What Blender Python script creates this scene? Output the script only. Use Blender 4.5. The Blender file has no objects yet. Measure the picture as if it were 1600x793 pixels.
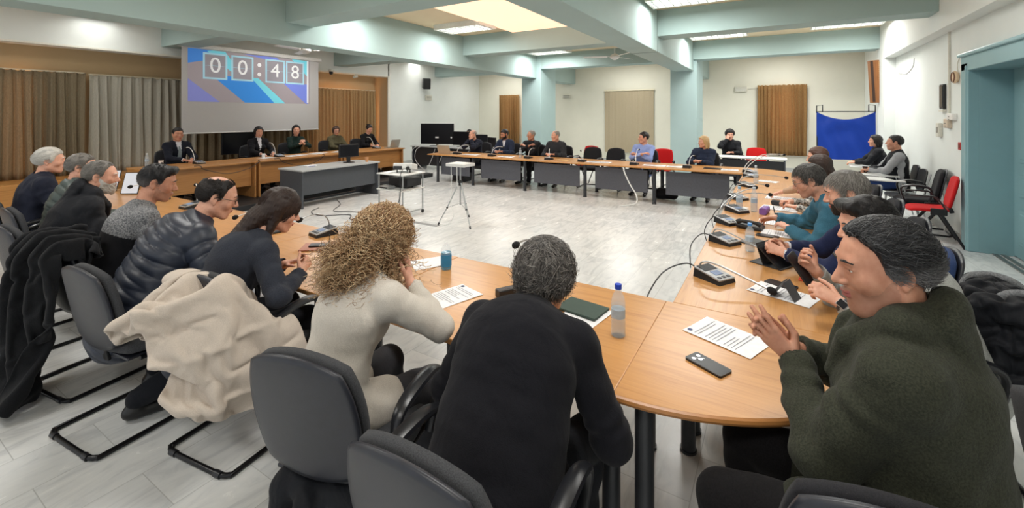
import bpy, bmesh, math, random
import numpy as np
from mathutils import Vector, Matrix, Euler
R = math.radians
PI = math.pi
C = bpy.context.scene.collection
random.seed(7)

# ------------------------------------------------------------------ materials
def lin(c):
    return tuple((x/255/12.92 if x <= 10 else ((x/255+.055)/1.055)**2.4) for x in c)
class NT:
    def __init__(s, name):
        s.m = bpy.data.materials.new(name); s.m.use_nodes = True
        s.t = s.m.node_tree; s.p = s.t.nodes['Principled BSDF']; s.out = s.t.nodes['Material Output']
    def n(s, kind, **kw):
        x = s.t.nodes.new('ShaderNode'+kind)
        for k, v in kw.items():
            if k.startswith('i_'):
                x.inputs[k[2:].replace('_', ' ')].default_value = v
            else: setattr(x, k, v)
        return x
    def l(s, a, b): s.t.links.new(a, b)
    def coord(s, scale=(1,1,1), rot=(0,0,0), kind='Object'):
        tc = s.n('TexCoord'); mp = s.n('Mapping'); mp.inputs['Scale'].default_value = scale; mp.inputs['Rotation'].default_value = rot
        s.l(tc.outputs[kind], mp.inputs['Vector']); return mp.outputs['Vector']
    def noise(s, vec, scale, detail=4, rough=.55, dist=0):
        x = s.n('TexNoise'); x.inputs['Scale'].default_value = scale; x.inputs['Detail'].default_value = detail
        x.inputs['Roughness'].default_value = rough; x.inputs['Distortion'].default_value = dist
        s.l(vec, x.inputs['Vector']); return x.outputs['Fac']
    def ramp(s, fac, stops):
        x = s.n('ValToRGB'); e = x.color_ramp.elements
        while len(e) < len(stops): e.new(.5)
        for q, (p, c) in zip(e, stops): q.position = p; q.color = (*c, 1)
        s.l(fac, x.inputs['Fac']); return x.outputs['Color']
    def mix(s, fac, a, b, mode='MIX'):
        x = s.n('MixRGB', blend_type=mode)
        for i, v in enumerate((fac, a, b)):
            if hasattr(v, 'is_linked'): s.l(v, x.inputs[i])
            else: x.inputs[i].default_value = v if i == 0 else (*v, 1)
        return x.outputs['Color']
    def bump(s, h, strength=.3, dist=.01):
        b = s.n('Bump'); b.inputs['Strength'].default_value = strength; b.inputs['Distance'].default_value = dist
        s.l(h, b.inputs['Height']); s.l(b.outputs['Normal'], s.p.inputs['Normal'])
    def set(s, **kw):
        for k, v in kw.items():
            i = s.p.inputs[k.replace('_', ' ')]
            if hasattr(v, 'is_linked'): s.l(v, i)
            else: i.default_value = (*v, 1) if isinstance(v, tuple) and len(v) == 3 else v
        return s
MATS = {}
def plain(name, rgb, rough=.5, metal=0, var=.06, scale=30, bump=0, bscale=200, spec=.5, coat=0, **kw):
    """procedural material: base colour with faint mottling and optional fine bump"""
    if name in MATS: return MATS[name]
    t = NT(name); c = lin(rgb); v = t.coord()
    f = t.noise(v, scale)
    t.set(Base_Color=t.ramp(f, [(.3, tuple(x*(1-var) for x in c)), (.7, tuple(min(1, x*(1+var)) for x in c))]), Roughness=rough, Metallic=metal)
    t.p.inputs['Specular IOR Level'].default_value = spec
    if coat: t.p.inputs['Coat Weight'].default_value = coat
    if bump: t.bump(t.noise(v, bscale, 2), bump, .002)
    for k, x in kw.items(): t.set(**{k: x})
    MATS[name] = t.m; return t.m
def cloth(name, rgb, rgb2=None, scale=260, var=.18, rough=.92, bump=.5, sheen=.04, fold=.25, mix=.5, mscale=None):
    """woven or knitted fabric: two-tone fibre mottling, weave bump and soft wrinkles"""
    if name in MATS: return MATS[name]
    t = NT(name); c = lin(rgb); c2 = lin(rgb2) if rgb2 else tuple(x*(1-var) for x in c)
    v = t.coord(); f = t.noise(v, mscale or scale, 3, .65)
    col = t.ramp(f, [(mix-.14, c2), (mix+.14, c)])
    t.set(Base_Color=col, Roughness=rough)
    t.p.inputs['Specular IOR Level'].default_value = .2
    t.p.inputs['Sheen Weight'].default_value = sheen
    b = t.n('Bump'); b.inputs['Strength'].default_value = bump; b.inputs['Distance'].default_value = .0015
    t.l(t.noise(v, scale, 2), b.inputs['Height'])
    b2 = t.n('Bump'); b2.inputs['Strength'].default_value = min(1, fold*1.7); b2.inputs['Distance'].default_value = .02
    t.l(t.noise(t.coord((1,1,.6)), 9, 3, .5, .6), b2.inputs['Height']); t.l(b2.outputs['Normal'], b.inputs['Normal'])
    t.l(b.outputs['Normal'], t.p.inputs['Normal'])
    MATS[name] = t.m; return t.m
def emit(name, rgb, s):
    if name in MATS: return MATS[name]
    t = NT(name); t.set(Base_Color=lin(rgb), Emission_Color=lin(rgb), Emission_Strength=s, Roughness=.6)
    MATS[name] = t.m; return t.m
def wood(name, a, b, axis=0, scale=1., rough=.32):
    if name in MATS: return MATS[name]
    t = NT(name); s = [14*scale]*3; s[axis] = .9*scale
    v = t.coord(tuple(s)); f = t.noise(v, 2.2, 6, .6, .8)
    s2 = [90*scale]*3; s2[axis] = 2.5*scale
    g = t.noise(t.coord(tuple(s2)), 1.5, 3)
    col = t.ramp(f, [(.25, lin(b)), (.5, lin(a)), (.75, tuple(min(1, x*1.08) for x in lin(a)))])
    col = t.mix(.22, col, t.ramp(g, [(.35, lin(b)), (.65, lin(a))]), 'MIX')
    t.set(Base_Color=col, Roughness=rough); t.p.inputs['Specular IOR Level'].default_value = .5
    t.bump(g, .05, .001); MATS[name] = t.m; return t.m
def glassy(name, rgb=(235,242,245), rough=.04, ior=1.33):
    if name in MATS: return MATS[name]
    t = NT(name); t.set(Base_Color=lin(rgb), Roughness=rough, IOR=ior, Transmission_Weight=1.0); MATS[name] = t.m; return t.m

# ------------------------------------------------------------------ mesh building
class B:
    """collects shapes; obj() links them as ONE mesh object"""
    def __init__(s): s.b = bmesh.new(); s.mi = 0
    def _fin(s, vs, mat4):
        bmesh.ops.transform(s.b, matrix=mat4, verts=vs)
        fs = set(f for v in vs for f in v.link_faces)
        for f in fs: f.material_index = s.mi
    def box(s, c, size, rot=(0,0,0), bev=0, seg=2):
        t = bmesh.new(); bmesh.ops.create_cube(t, size=1)
        bmesh.ops.scale(t, vec=size, verts=t.verts)
        if bev: bmesh.ops.bevel(t, geom=t.edges[:], offset=bev, segments=seg, affect='EDGES', profile=.5)
        s.add(t, Matrix.Translation(c) @ Euler(rot).to_matrix().to_4x4()); return s
    def add(s, t, m=Matrix()):
        mp = {}
        for v in t.verts: mp[v] = s.b.verts.new(m @ v.co)
        for f in t.faces:
            try: g = s.b.faces.new([mp[v] for v in f.verts]); g.material_index = s.mi; g.smooth = f.smooth
            except ValueError: pass
        t.free()
    def raw(s, V, F, smooth=True):
        vs = [s.b.verts.new(v) for v in V]
        for f in F:
            try: g = s.b.faces.new([vs[i] for i in f]); g.material_index = s.mi; g.smooth = smooth
            except ValueError: pass
        return s
    def cyl(s, a, b, r0, r1=None, n=20, caps=True):
        r1 = r0 if r1 is None else r1
        return s.tube([a, b], [r0, r1], n, caps)
    def tube(s, path, r, n=10, caps=True, closed=False, flat=None):
        """sweep a circle along a polyline; r number or list; flat=(fx,fz) squashes the section"""
        P = [Vector(p) for p in path]; m = len(P)
        rs = r if isinstance(r, (list, tuple)) else [r]*m
        T = []
        for i in range(m):
            a = P[i-1] if (i > 0 or closed) else P[i]; b = P[(i+1) % m] if (i < m-1 or closed) else P[i]
            T.append((b-a).normalized())
        up = Vector((0,0,1)) if abs(T[0].z) < .9 else Vector((0,1,0))
        u = T[0].cross(up).normalized(); V = []; F = []
        fx, fz = flat or (1, 1)
        for i in range(m):
            if i: u = (u - T[i]*u.dot(T[i])).normalized()
            w = T[i].cross(u)
            for k in range(n):
                a = 2*PI*k/n; V.append(P[i] + (u*math.cos(a)*fx + w*math.sin(a)*fz)*rs[i])
        for i in range(m if closed else m-1):
            j = (i+1) % m
            for k in range(n):
                q = (k+1) % n; F.append((i*n+k, i*n+q, j*n+q, j*n+k))
        if caps and not closed:
            F.append(tuple(range(n))[::-1]); F.append(tuple((m-1)*n+k for k in range(n)))
        return s.raw(V, F)
    def lathe(s, prof, n=28, c=(0,0,0)):
        V = []; F = []; m = len(prof)
        for r, z in prof:
            for k in range(n):
                a = 2*PI*k/n; V.append((c[0]+r*math.cos(a), c[1]+r*math.sin(a), c[2]+z))
        for i in range(m-1):
            for k in range(n):
                q = (k+1) % n; F.append((i*n+k, i*n+q, (i+1)*n+q, (i+1)*n+k))
        if prof[0][0] > 1e-4: F.append(tuple(range(n))[::-1])
        if prof[-1][0] > 1e-4: F.append(tuple((m-1)*n+k for k in range(n)))
        return s.raw(V, F)
    def prism(s, pts, z0, z1, m=Matrix()):
        n = len(pts); V = [m @ Vector((x, y, z0)) for x, y in pts] + [m @ Vector((x, y, z1)) for x, y in pts]
        F = [tuple(range(n))[::-1], tuple(range(n, 2*n))] + [(i, (i+1) % n, n+(i+1) % n, n+i) for i in range(n)]
        return s.raw(V, F, False)
    def sph(s, c, r, seg=20, rings=12):
        t = bmesh.new(); bmesh.ops.create_uvsphere(t, u_segments=seg, v_segments=rings, radius=1)
        for f in t.faces: f.smooth = True
        r = r if isinstance(r, (tuple, list)) else (r, r, r)
        s.add(t, Matrix.Translation(c) @ Matrix.Diagonal((*r, 1))); return s
    def sheet(s, fn, nu, nv, th=.003, smooth=True):
        """fn(u,v)->point; a sheet given thickness along its normals"""
        g = np.array([[fn(i/nu, j/nv) for j in range(nv+1)] for i in range(nu+1)], float)
        du = np.gradient(g, axis=0); dv = np.gradient(g, axis=1); nn = np.cross(du, dv); nn /= np.linalg.norm(nn, axis=2, keepdims=True)+1e-9
        T_ = np.array([[th(i/nu, j/nv) if callable(th) else th for j in range(nv+1)] for i in range(nu+1)])[:, :, None]
        A = (g+nn*T_/2).reshape(-1, 3); Bk = (g-nn*T_/2).reshape(-1, 3); N = len(A); w = nv+1; F = []
        for i in range(nu):
            for j in range(nv):
                a, b, c, d = i*w+j, (i+1)*w+j, (i+1)*w+j+1, i*w+j+1
                F.append((a, b, c, d)); F.append((N+d, N+c, N+b, N+a))
        edge = [i*w for i in range(nu+1)] + [nu*w+j for j in range(1, nv+1)] + [i*w+nv for i in range(nu-1, -1, -1)] + [j for j in range(nv-1, 0, -1)]
        for a, b in zip(edge, edge[1:]+edge[:1]): F.append((b, a, N+a, N+b))
        return s.raw([tuple(x) for x in A]+[tuple(x) for x in Bk], F, smooth)
    def obj(s, name, mat, parent=None, loc=(0,0,0), rot=(0,0,0), smooth=None, sharp=True):
        me = bpy.data.meshes.new(name); bmesh.ops.recalc_face_normals(s.b, faces=s.b.faces[:])
        if smooth is not None:
            for f in s.b.faces: f.smooth = smooth
        if sharp:
            for e in s.b.edges:
                if len(e.link_faces) == 2 and e.calc_face_angle(0) > .65: e.smooth = False
        s.b.to_mesh(me); s.b.free()
        return link(name, me, mat, parent, loc, rot)
def link(name, me, mat, parent=None, loc=(0,0,0), rot=(0,0,0)):
    for m in (mat if isinstance(mat, (list, tuple)) else [mat]): me.materials.append(m)
    o = bpy.data.objects.new(name, me); C.objects.link(o); o.location = loc; o.rotation_euler = rot
    if parent: o.parent = parent
    return o
def fast_mesh(name, V, F, smooth=True):
    """numpy verts and equal-size faces -> mesh"""
    V = np.asarray(V, np.float32); F = np.asarray(F, np.int32); me = bpy.data.meshes.new(name)
    k = F.shape[1]; me.vertices.add(len(V)); me.vertices.foreach_set('co', V.ravel())
    me.loops.add(F.size); me.loops.foreach_set('vertex_index', F.ravel())
    me.polygons.add(len(F)); me.polygons.foreach_set('loop_start', np.arange(0, F.size, k, dtype=np.int32))
    me.update(calc_edges=True)
    if smooth: me.polygons.foreach_set('use_smooth', np.ones(len(F), bool))
    me.validate(); return me
def tag(o, label=None, cat=None, group=None, kind=None):
    if label: o['label'] = label
    if cat: o['category'] = cat
    if group: o['group'] = group
    if kind: o['kind'] = kind
    return o
def thing(name, label, cat, loc=(0,0,0), rz=0, group=None):
    o = bpy.data.objects.new(name, None); C.objects.link(o); o.empty_display_size = .1
    o.location = loc; o.rotation_euler = (0, 0, rz); return tag(o, label, cat, group)
def struct(o): o['kind'] = 'structure'; return o
def dup(root, loc, rz, label=None, group=None):
    r = root.copy(); C.objects.link(r); r.location = loc; r.rotation_euler = (0, 0, rz)
    if label: r['label'] = label
    if group: r['group'] = group
    for ch in list(root.children):
        c = ch.copy(); C.objects.link(c); c.parent = r
        for g in list(ch.children):
            d = g.copy(); C.objects.link(d); d.parent = c
    return r
def bez(p0, p1, p2, p3, n=16):
    p0, p1, p2, p3 = map(Vector, (p0, p1, p2, p3))
    return [p0*(1-t)**3 + p1*3*t*(1-t)**2 + p2*3*t*t*(1-t) + p3*t**3 for t in (i/n for i in range(n+1))]
def spline(pts, n=8):
    """Catmull-Rom through pts"""
    P = [Vector(p) for p in pts]; P = [P[0]*2-P[1]] + P + [P[-1]*2-P[-2]]; o = []
    for i in range(1, len(P)-2):
        a, b, c, d = P[i-1:i+3]
        for k in range(n):
            t = k/n; o.append(.5*((2*b)+(c-a)*t+(2*a-5*b+4*c-d)*t*t+(3*b-a-3*c+d)*t**3))
    o.append(P[-2]); return o
def rrect(w, h, r, n=6):
    """rounded rectangle outline"""
    o = []
    for cx, cy, a0 in ((w/2-r, h/2-r, 0), (-w/2+r, h/2-r, 90), (-w/2+r, -h/2+r, 180), (w/2-r, -h/2+r, 270)):
        for k in range(n+1):
            a = R(a0+90*k/n); o.append((cx+r*math.cos(a), cy+r*math.sin(a)))
    return o
def text_mesh(body, size, name, mat, parent, loc, rot, ext=.001, align='CENTER'):
    cu = bpy.data.curves.new(name, 'FONT'); cu.body = body; cu.size = size; cu.extrude = ext; cu.align_x = align; cu.align_y = 'CENTER'
    t = bpy.data.objects.new(name, cu); C.objects.link(t); bpy.context.view_layer.update()
    me = bpy.data.meshes.new_from_object(t.evaluated_get(bpy.context.evaluated_depsgraph_get()))
    bpy.data.objects.remove(t); bpy.data.curves.remove(cu); me.materials.clear(); me.name = name
    return link(name, me, mat, parent, loc, rot)
# ------------------------------------------------------------------ the room
XL, XR, YB, ZC = -11.6, 2.25, 16.4, 3.8
H = 1.80
def wallmat(name, rgb, var=.03):
    t = NT(name); c = lin(rgb); v = t.coord()
    f = t.noise(v, 1.3, 5, .6)
    t.set(Base_Color=t.ramp(f, [(.3, tuple(x*(1-var) for x in c)), (.7, tuple(min(1, x*(1+var)) for x in c))]), Roughness=.75)
    t.p.inputs['Specular IOR Level'].default_value = .3
    t.bump(t.noise(v, 90, 3), .12, .004); MATS[name] = t.m; return t.m
M_wall = wallmat('wall_paint', (225, 229, 226)); M_mint = wallmat('mint_paint', (206, 221, 216)); M_cream = wallmat('cream_paint', (228, 226, 212))
M_teal = wallmat('teal_beam_paint', (164, 185, 183)); M_column = wallmat('column_paint', (170, 193, 193)); M_ceil = wallmat('ceiling_paint', (226, 208, 176))
M_brown = wallmat('recess_paint', (208, 182, 142)); M_beige = wallmat('recess_beige_paint', (216, 190, 152))
def floor_mat():
    t = NT('marble_tiles'); v = t.coord()
    br = t.n('TexBrick'); br.offset = .5; br.inputs['Scale'].default_value = 1; br.inputs['Mortar Size'].default_value = .0022
    br.inputs['Brick Width'].default_value = .62; br.inputs['Row Height'].default_value = .34; br.inputs['Bias'].default_value = 0
    br.inputs['Color1'].default_value = (0,0,0,1); br.inputs['Color2'].default_value = (1,1,1,1); br.inputs['Mortar'].default_value = (.5,.5,.5,1)
    mp = t.n('Mapping'); mp.inputs['Rotation'].default_value = (0, 0, PI/2); t.l(v, mp.inputs['Vector']); t.l(mp.outputs['Vector'], br.inputs['Vector'])
    tone = t.ramp(br.outputs['Color'], [(0, lin((198, 200, 201))), (.3, lin((208, 210, 210))), (.8, lin((218, 219, 218))), (1, lin((228, 228, 225)))])
    # veins run differently in each tile
    add = t.n('VectorMath', operation='MULTIPLY_ADD'); t.l(br.outputs['Color'], add.inputs[0]); add.inputs[1].default_value = (13, 7, 3)
    mp2 = t.n('Mapping'); mp2.inputs['Scale'].default_value = (5, 1.4, 1); mp2.inputs['Rotation'].default_value = (0, 0, .5); t.l(v, mp2.inputs['Vector'])
    t.l(mp2.outputs['Vector'], add.inputs[2])
    vein = t.noise(add.outputs[0], 1.6, 7, .62, 1.6)
    col = t.mix(.55, tone, t.ramp(vein, [(.36, lin((186, 189, 192))), (.5, lin((214, 216, 216))), (.7, lin((228, 229, 227)))]))
    col = t.mix(br.outputs['Fac'], col, lin((182, 184, 183)))
    t.set(Base_Color=col, Roughness=t.ramp(vein, [(.3, (.2,)*3), (.7, (.28,)*3)])); t.p.inputs['Specular IOR Level'].default_value = .45
    return t.m
M_floor = floor_mat()
struct(B().box((-4.6, 6.5, -.05), (15.4, 21, .1)).obj('floor', M_floor))
struct(B().box((-4.6, 6.5, ZC+.06), (15.4, 21, .12)).obj('ceiling', M_ceil))
struct(B().box((-4.6, YB+.1, ZC/2), (15.4, .2, ZC)).obj('wall_back', M_cream))
# right wall with the doorway cut out (y 6.35 .. 8.15)
b = B(); b.box((XR+.15, 12.3, ZC/2), (.3, 8.3, ZC)); b.box((XR+.15, 1.8, ZC/2), (.3, 9.1, ZC)); b.box((XR+.15, 7.25, (2.47+ZC)/2), (.3, 1.8, ZC-2.47))
struct(b.obj('wall_right', M_wall))
struct(B().box((XR-.1, 12.85, 1.9), (.2, .7, 3.8)).obj('column', M_wall))
struct(B().box((XR-.1, 5, (3.03+ZC)/2), (.2, 15.0, ZC-3.03)).obj('ceiling_beam', M_wall))
# left wall: lintel above the deep curtain recess, plain wall beyond it
b = B(); b.box((XL-.15, 13.7, ZC/2), (.3, 5.6, ZC)); b.box((XL-.15, 3.5, (3.08+ZC)/2), (.3, 14.9, ZC-3.08))
struct(b.obj('wall_left', M_wall))
struct(B().box((XL-.7, 3.5, ZC/2), (.1, 15.2, ZC)).obj('wall_recess', M_brown))
struct(B().box((XL-.345, 10.93, 1.55), (.69, .1, 3.1)).obj('trim_1', M_beige))
struct(B().box((XL+.015, 10.91, 1.56), (.05, .10, 3.12), bev=.008).obj('trim_2', plain('trim_white', (228, 226, 216), .5)))
struct(B().box((XL-.1, 3.5, .29), (.9, 14.6, .58), bev=.01).obj('trim_3', wood('sill_wood', (196, 140, 78), (160, 105, 52), 1)))
struct(B().box((XL+.005, 3.6, 3.10), (.05, 14.7, .035)).obj('trim_4', plain('trim_white', (228, 226, 216), .5)))
# beams and columns
for nm, c, s, m in (
    ('ceiling_beam', (-7.14, 6.0, 3.4), (.52, 14.1, .8), M_teal), ('ceiling_beam', (-7.14, 15.3, 3.4), (.52, 2.2, .8), M_teal),
    ('ceiling_beam', (-2.2, 3.0, 3.4), (.5, 11.4, .8), M_teal), ('ceiling_beam', (-2.2, 10.9, 3.4), (.5, 4.36, .8), M_teal), ('ceiling_beam', (-2.2, 15.3, 3.4), (.5, 2.2, .8), M_teal),
    ('ceiling_beam', (-4.67, 4.5, 3.55), (4.42, .5, .5), M_teal), ('ceiling_beam', (-4.67, 9.25, 3.55), (4.42, .5, .5), M_teal), ('ceiling_beam', (-4.67, 13.3, 3.55), (4.42, .5, .5), M_teal),
    ('ceiling_beam', (.05, 8.95, 3.55), (4.0, .5, .5), M_teal), ('ceiling_beam', (.05, 13.2, 3.55), (4.0, .5, .5), M_teal), ('ceiling_beam', (.05, 4.4, 3.55), (4.0, .5, .5), M_teal),
    ('ceiling_beam', (-9.5, 4.55, 3.54), (4.2, .5, .53), M_teal), ('ceiling_beam', (-9.5, 8.95, 3.54), (4.2, .5, .53), M_teal), ('ceiling_beam', (-9.5, 13.6, 3.54), (4.2, .5, .53), M_teal),
    ('column', (-7.08, 13.62, 1.9), (.72, 1.16, 3.8), M_column), ('column', (-2.22, 13.62, 1.9), (.70, 1.16, 3.8), M_column)):
    struct(B().box(c, s, bev=.006).obj(nm, m))
struct(B().box((-2.2, 8.71, 3.4), (.506, .012, .806)).obj('trim_5', plain('joint_dark', (110, 122, 120), .8)))
b = B(); b.box((XR-.01, 10.3, .05), (.03, 4.2, .1)); struct(b.obj('baseboard_right', plain('skirting', (182, 184, 182), .4)))
struct(B().box((-4.6, YB-.01, .05), (13.6, .03, .1)).obj('baseboard_back', plain('skirting', (182, 184, 182), .4)))
struct(B().box((XL+.012, 13.6, .05), (.03, 5.0, .1)).obj('baseboard_left', plain('skirting', (182, 184, 182), .4)))
# peach ceiling panel between the beams, given its own glow
struct(B().box((-3.93, 6.98, ZC-.03), (2.9, 4.0, .05)).obj('window_1', emit('peach_glow', (255, 214, 184), 1.0)))
# teal door set deep in the right wall
M_door = plain('door_teal', (134, 170, 177), .38, var=.03, scale=4); 
b = B(); b.box((XR-.03, 8.13, 1.24), (.12, .24, 2.48), bev=.012); b.box((XR-.03, 7.25, 2.47), (.12, 2.0, .2), bev=.012); b.box((XR-.045, 7.25, 2.585), (.16, 2.06, .05), bev=.015)
b.box((XR-.03, 6.37, 1.24), (.12, .24, 2.48), bev=.012); b.box((XR+.2, 8.06, 1.2), (.36, .10, 2.4), bev=.006); b.box((XR+.2, 7.25, 2.435), (.36, 1.9, .13)); b.box((XR+.2, 6.44, 1.2), (.36, .10, 2.4), bev=.006); b.box((XR+.41, 7.25, 1.28), (.04, 2.2, 2.6)); b.box((XR-.035, 8.05, 1.22), (.14, .04, 2.44), bev=.015)
dr = struct(b.obj('door_1', M_door)); 
b = B(); b.box((XR+.36, 7.2, 1.2), (.05, 1.66, 2.36))
for y0, y1 in ((7.35, 7.85), (6.6, 7.1)):
    for z0, z1 in ((.18, .62), (.78, 1.05), (1.2, 2.2)):
        for q in (0, 1):
            b.box((XR+.328-.006*q, (y0+y1)/2, (z0+z1)/2), (.02, y1-y0-.09*q, z1-z0-.09*q), bev=.008)
o = b.obj('door_leaf', M_door, dr)
b = B(); b.cyl((XR+.33, 7.28, 1.05), (XR+.26, 7.28, 1.05), .012).cyl((XR+.265, 7.28, 1.05), (XR+.265, 7.40, 1.05), .01); b.obj('door_handle', plain('brass', (190, 170, 110), .3, 1), dr)
b = B(); b.box((XR+.16, 7.3, .006), (.05, 1.5, .012)); b.box((XR+.24, 7.3, .006), (.05, 1.5, .012)); b.obj('threshold_strip', plain('steel_strip', (150, 150, 148), .35, .8), dr)
# windows behind the curtains of the far wall and the left recess: daylight glow
M_day = emit('window_daylight', (255, 222, 176), 2.4)
M_day2 = emit('window_low_sun', (255, 190, 120), 9); M_day3 = emit('window_daylight_far', (255, 206, 150), 5)
for i, (c, s, m) in enumerate((((.17, YB-.004, 1.75), (.7, .012, 1.6), M_day3), ((-9.9, YB-.004, 1.7), (.8, .012, 1.6), M_day), ((XL-.64, 2.27, 1.6), (.012, .30, 1.9), M_day2), ((XL-.64, 9.3, 1.6), (.012, 1.8, 1.8), M_day3))):
    struct(B().box(c, s).obj('window_%d' % (i+2), m))

# ------------------------------------------------------------------ camera and light
cam = bpy.data.cameras.new('camera'); co = bpy.data.objects.new('camera', cam); C.objects.link(co)
co.location = (0, 0, H); co.rotation_euler = (PI/2, 0, R(31)); cam.sensor_width = 36; cam.lens = 36*685/1600
cam.shift_y = -(396.5-178)/1600; cam.clip_start = .05; bpy.context.scene.camera = co
sc = bpy.context.scene; sc.view_settings.view_transform = 'Standard'; sc.view_settings.look = 'None'; sc.view_settings.gamma = 1; sc.view_settings.exposure = 0
w = bpy.data.worlds.new('daylight'); sc.world = w; w.use_nodes = True
w.node_tree.nodes['Background'].inputs[0].default_value = (.93, .97, 1, 1); w.node_tree.nodes['Background'].inputs[1].default_value = .85
# louvred fluorescent fittings
M_housing = plain('fitting_white', (228, 230, 226), .4); M_tube = emit('fluorescent_tube', (255, 252, 244), 7); M_louver = plain('louver_silver', (205, 208, 208), .25, .5)
def fitting(x, y, label, rz=0, z=ZC, watt=46):
    t = thing('ceiling_light', label, 'ceiling light', (x, y, z), rz, 'louvred ceiling lights')
    b = B(); b.box((0, 0, -.012), (1.24, .62, .02)); 
    for s in (-1, 1): b.box((s*.62, 0, -.06), (.02, .64, .12), bev=.004); b.box((0, s*.31, -.06), (1.24, .02, .12), bev=.004)
    b.obj('housing', M_housing, t)
    b = B()
    for k in range(9): b.box((-.54+.135*k, 0, -.095), (.012, .6, .04))
    for k in range(3): b.box((0, -.155+.155*k, -.095), (1.2, .012, .045))
    b.obj('louver', M_louver, t)
    b = B()
    for k in range(4): b.cyl((-.58, -.23+.153*k, -.045), (.58, -.23+.153*k, -.045), .016, n=10)
    b.obj('tube', M_tube, t)
    L = bpy.data.lights.new('lamp', 'AREA'); L.shape = 'RECTANGLE'; L.size = 1.15; L.size_y = .55; L.energy = watt; L.color = (1, .985, .95)
    lo = bpy.data.objects.new('lamp', L); C.objects.link(lo); lo.parent = t; lo.location = (0, 0, -.125)
for x, y, lb in ((-6.0, 5.5, 'louvred ceiling light between beams nearest the top left of the photo'), (-5.95, 7.85, 'louvred ceiling light next to the peach ceiling panel'), (-6.0, 12.2, 'small far ceiling light above the left column'),
                 (-1.25, 7.75, 'louvred ceiling light cut by the top edge above the middle beam'), (-1.2, 11.7, 'louvred ceiling light beside the middle column top'), (1.3, 11.6, 'louvred ceiling light above the right far corner'),
                 (-10.9, 3.2, 'thin edge of a ceiling light above the left curtains'), (-11.0, 12.2, 'thin edge of a ceiling light above the wall loudspeaker')):
    fitting(x, y, lb, watt=8 if 'thin edge' in lb else 47 if y < 10 else 72)
for x, y in ((-4.7, 2.2), (-.6, 2.0), (-4.7, -.9), (-.2, -1.2), (-9.4, .8), (-9.4, 6.8), (.3, 5.6), (-4.5, 14.9), (.2, 14.9), (-9.6, 15.0), (-9.4, 10.9)):  # unseen fittings added to brighten the room and its far walls
    fitting(x, y, 'added louvred fill light overhead, unseen', watt=47)
# ------------------------------------------------------------------ tables
TZ = .735
M_wood = wood('table_beech', (200, 146, 88), (178, 121, 66), 0, rough=.28); M_woody = wood('table_beech_long', (200, 146, 88), (178, 121, 66), 1, rough=.28)
M_podium = wood('podium_wood', (190, 136, 80), (160, 106, 56), 1, rough=.35)
M_edge = plain('table_edge', (176, 120, 66), .35); M_graphite = plain('graphite_laminate', (84, 86, 94), .55, var=.1); M_leg = plain('leg_dark_grey', (62, 64, 68), .35, .4); M_black = plain('black_plastic', (26, 27, 30), .4)
def table_top(b, pts, z=TZ, th=.028):
    b.prism(pts, z-th, z)
def legs(t, spots, r=.037, z=TZ-.028):
    for x, y in spots:
        b = B(); b.cyl((x, y, .012), (x, y, z), r, n=20).cyl((x, y, 0), (x, y, .014), r+.006, n=20); b.obj('leg', M_leg, t)
def conf_table(x0, x1, y0, y1, label, leg_spots, panel=None, m=None, group=None, pm=None):
    cx, cy = (x0+x1)/2, (y0+y1)/2; t = thing('conference_table', label, 'table', (cx, cy, 0), 0, group)
    b = B(); b.box((0, 0, TZ-.014), (x1-x0-.003, y1-y0, .028), bev=.004); b.obj('tabletop', m or M_wood, t)
    legs(t, [(x-cx, y-cy) for x, y in leg_spots])
    if panel:
        (px0, py0), (px1, py1), z0, z1 = panel
        b = B(); b.box(((px0+px1)/2-cx, (py0+py1)/2-cy, (z0+z1)/2), (max(abs(px1-px0), .018), max(abs(py1-py0), .018), z1-z0), bev=.003); b.obj('modesty_panel', M_graphite, t)
    return t
NX = [-.53, -2.03, -3.53, -5.03, -6.53, -8.03]
nl = ['beech conference table section in front of the grey-haired person in the black blazer', 'beech conference table section with the paper coffee cup on it', 'beech conference table section in front of the man in the black quilted jacket',
      'beech conference table section in front of the white-bearded man', 'beech conference table section at the far left end in front of the white-haired man']
for i in range(5):
    a, c = NX[i], NX[i+1]
    conf_table(c, a, 1.63, 2.60, nl[i], [(c+.06, 1.76), (c+.06, 2.45)] + ([(a-.05, 1.76), (a-.06, 2.42)] if i == 0 else []), ((c+.25, 2.38), (a-.25, 2.38), .25, .66))
FX = [-8.0, -6.5, -5.0, -3.5, -2.03, -.53]
fl = ['grey-fronted far conference table with the open laptop, left end of the far row', 'grey-fronted far conference table before the man in the open-collared blue jacket', 'grey-fronted far conference table before the men in dark jackets at its middle',
      'grey-fronted far conference table before the two empty dark chairs', 'grey-fronted far conference table before the blonde woman']
for i in range(5):
    a, c = FX[i], FX[i+1]
    conf_table(a, c, 8.9, 9.87, fl[i], [(c-.05, 8.99), (c-.05, 9.72)] + ([(a+.3, 8.99), (a+.3, 9.72)] if i == 0 else []), ((a+(.36 if i == 0 else .16), 9.06), (c-.20, 9.06), .20, .66))
rl = ['long side conference table section below the grey microphone unit and black phone', 'long side conference table section in front of the man in the teal jacket', 'long side conference table section with the pair of water bottles', 'long side conference table section nearest the far rounded corner']
for i in range(4):
    y0, y1 = 2.60+1.575*i, 2.60+1.575*(i+1)
    conf_table(-.50, .43, y0+.001, y1-.001, rl[i], [(-.38, y1-.07), (.31, y1-.07)] + ([(-.40, y0+.07)] if i == 0 else []), ((-.34, y0+.2), (-.34, y1-.2), .25, .66), M_woody)
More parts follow.
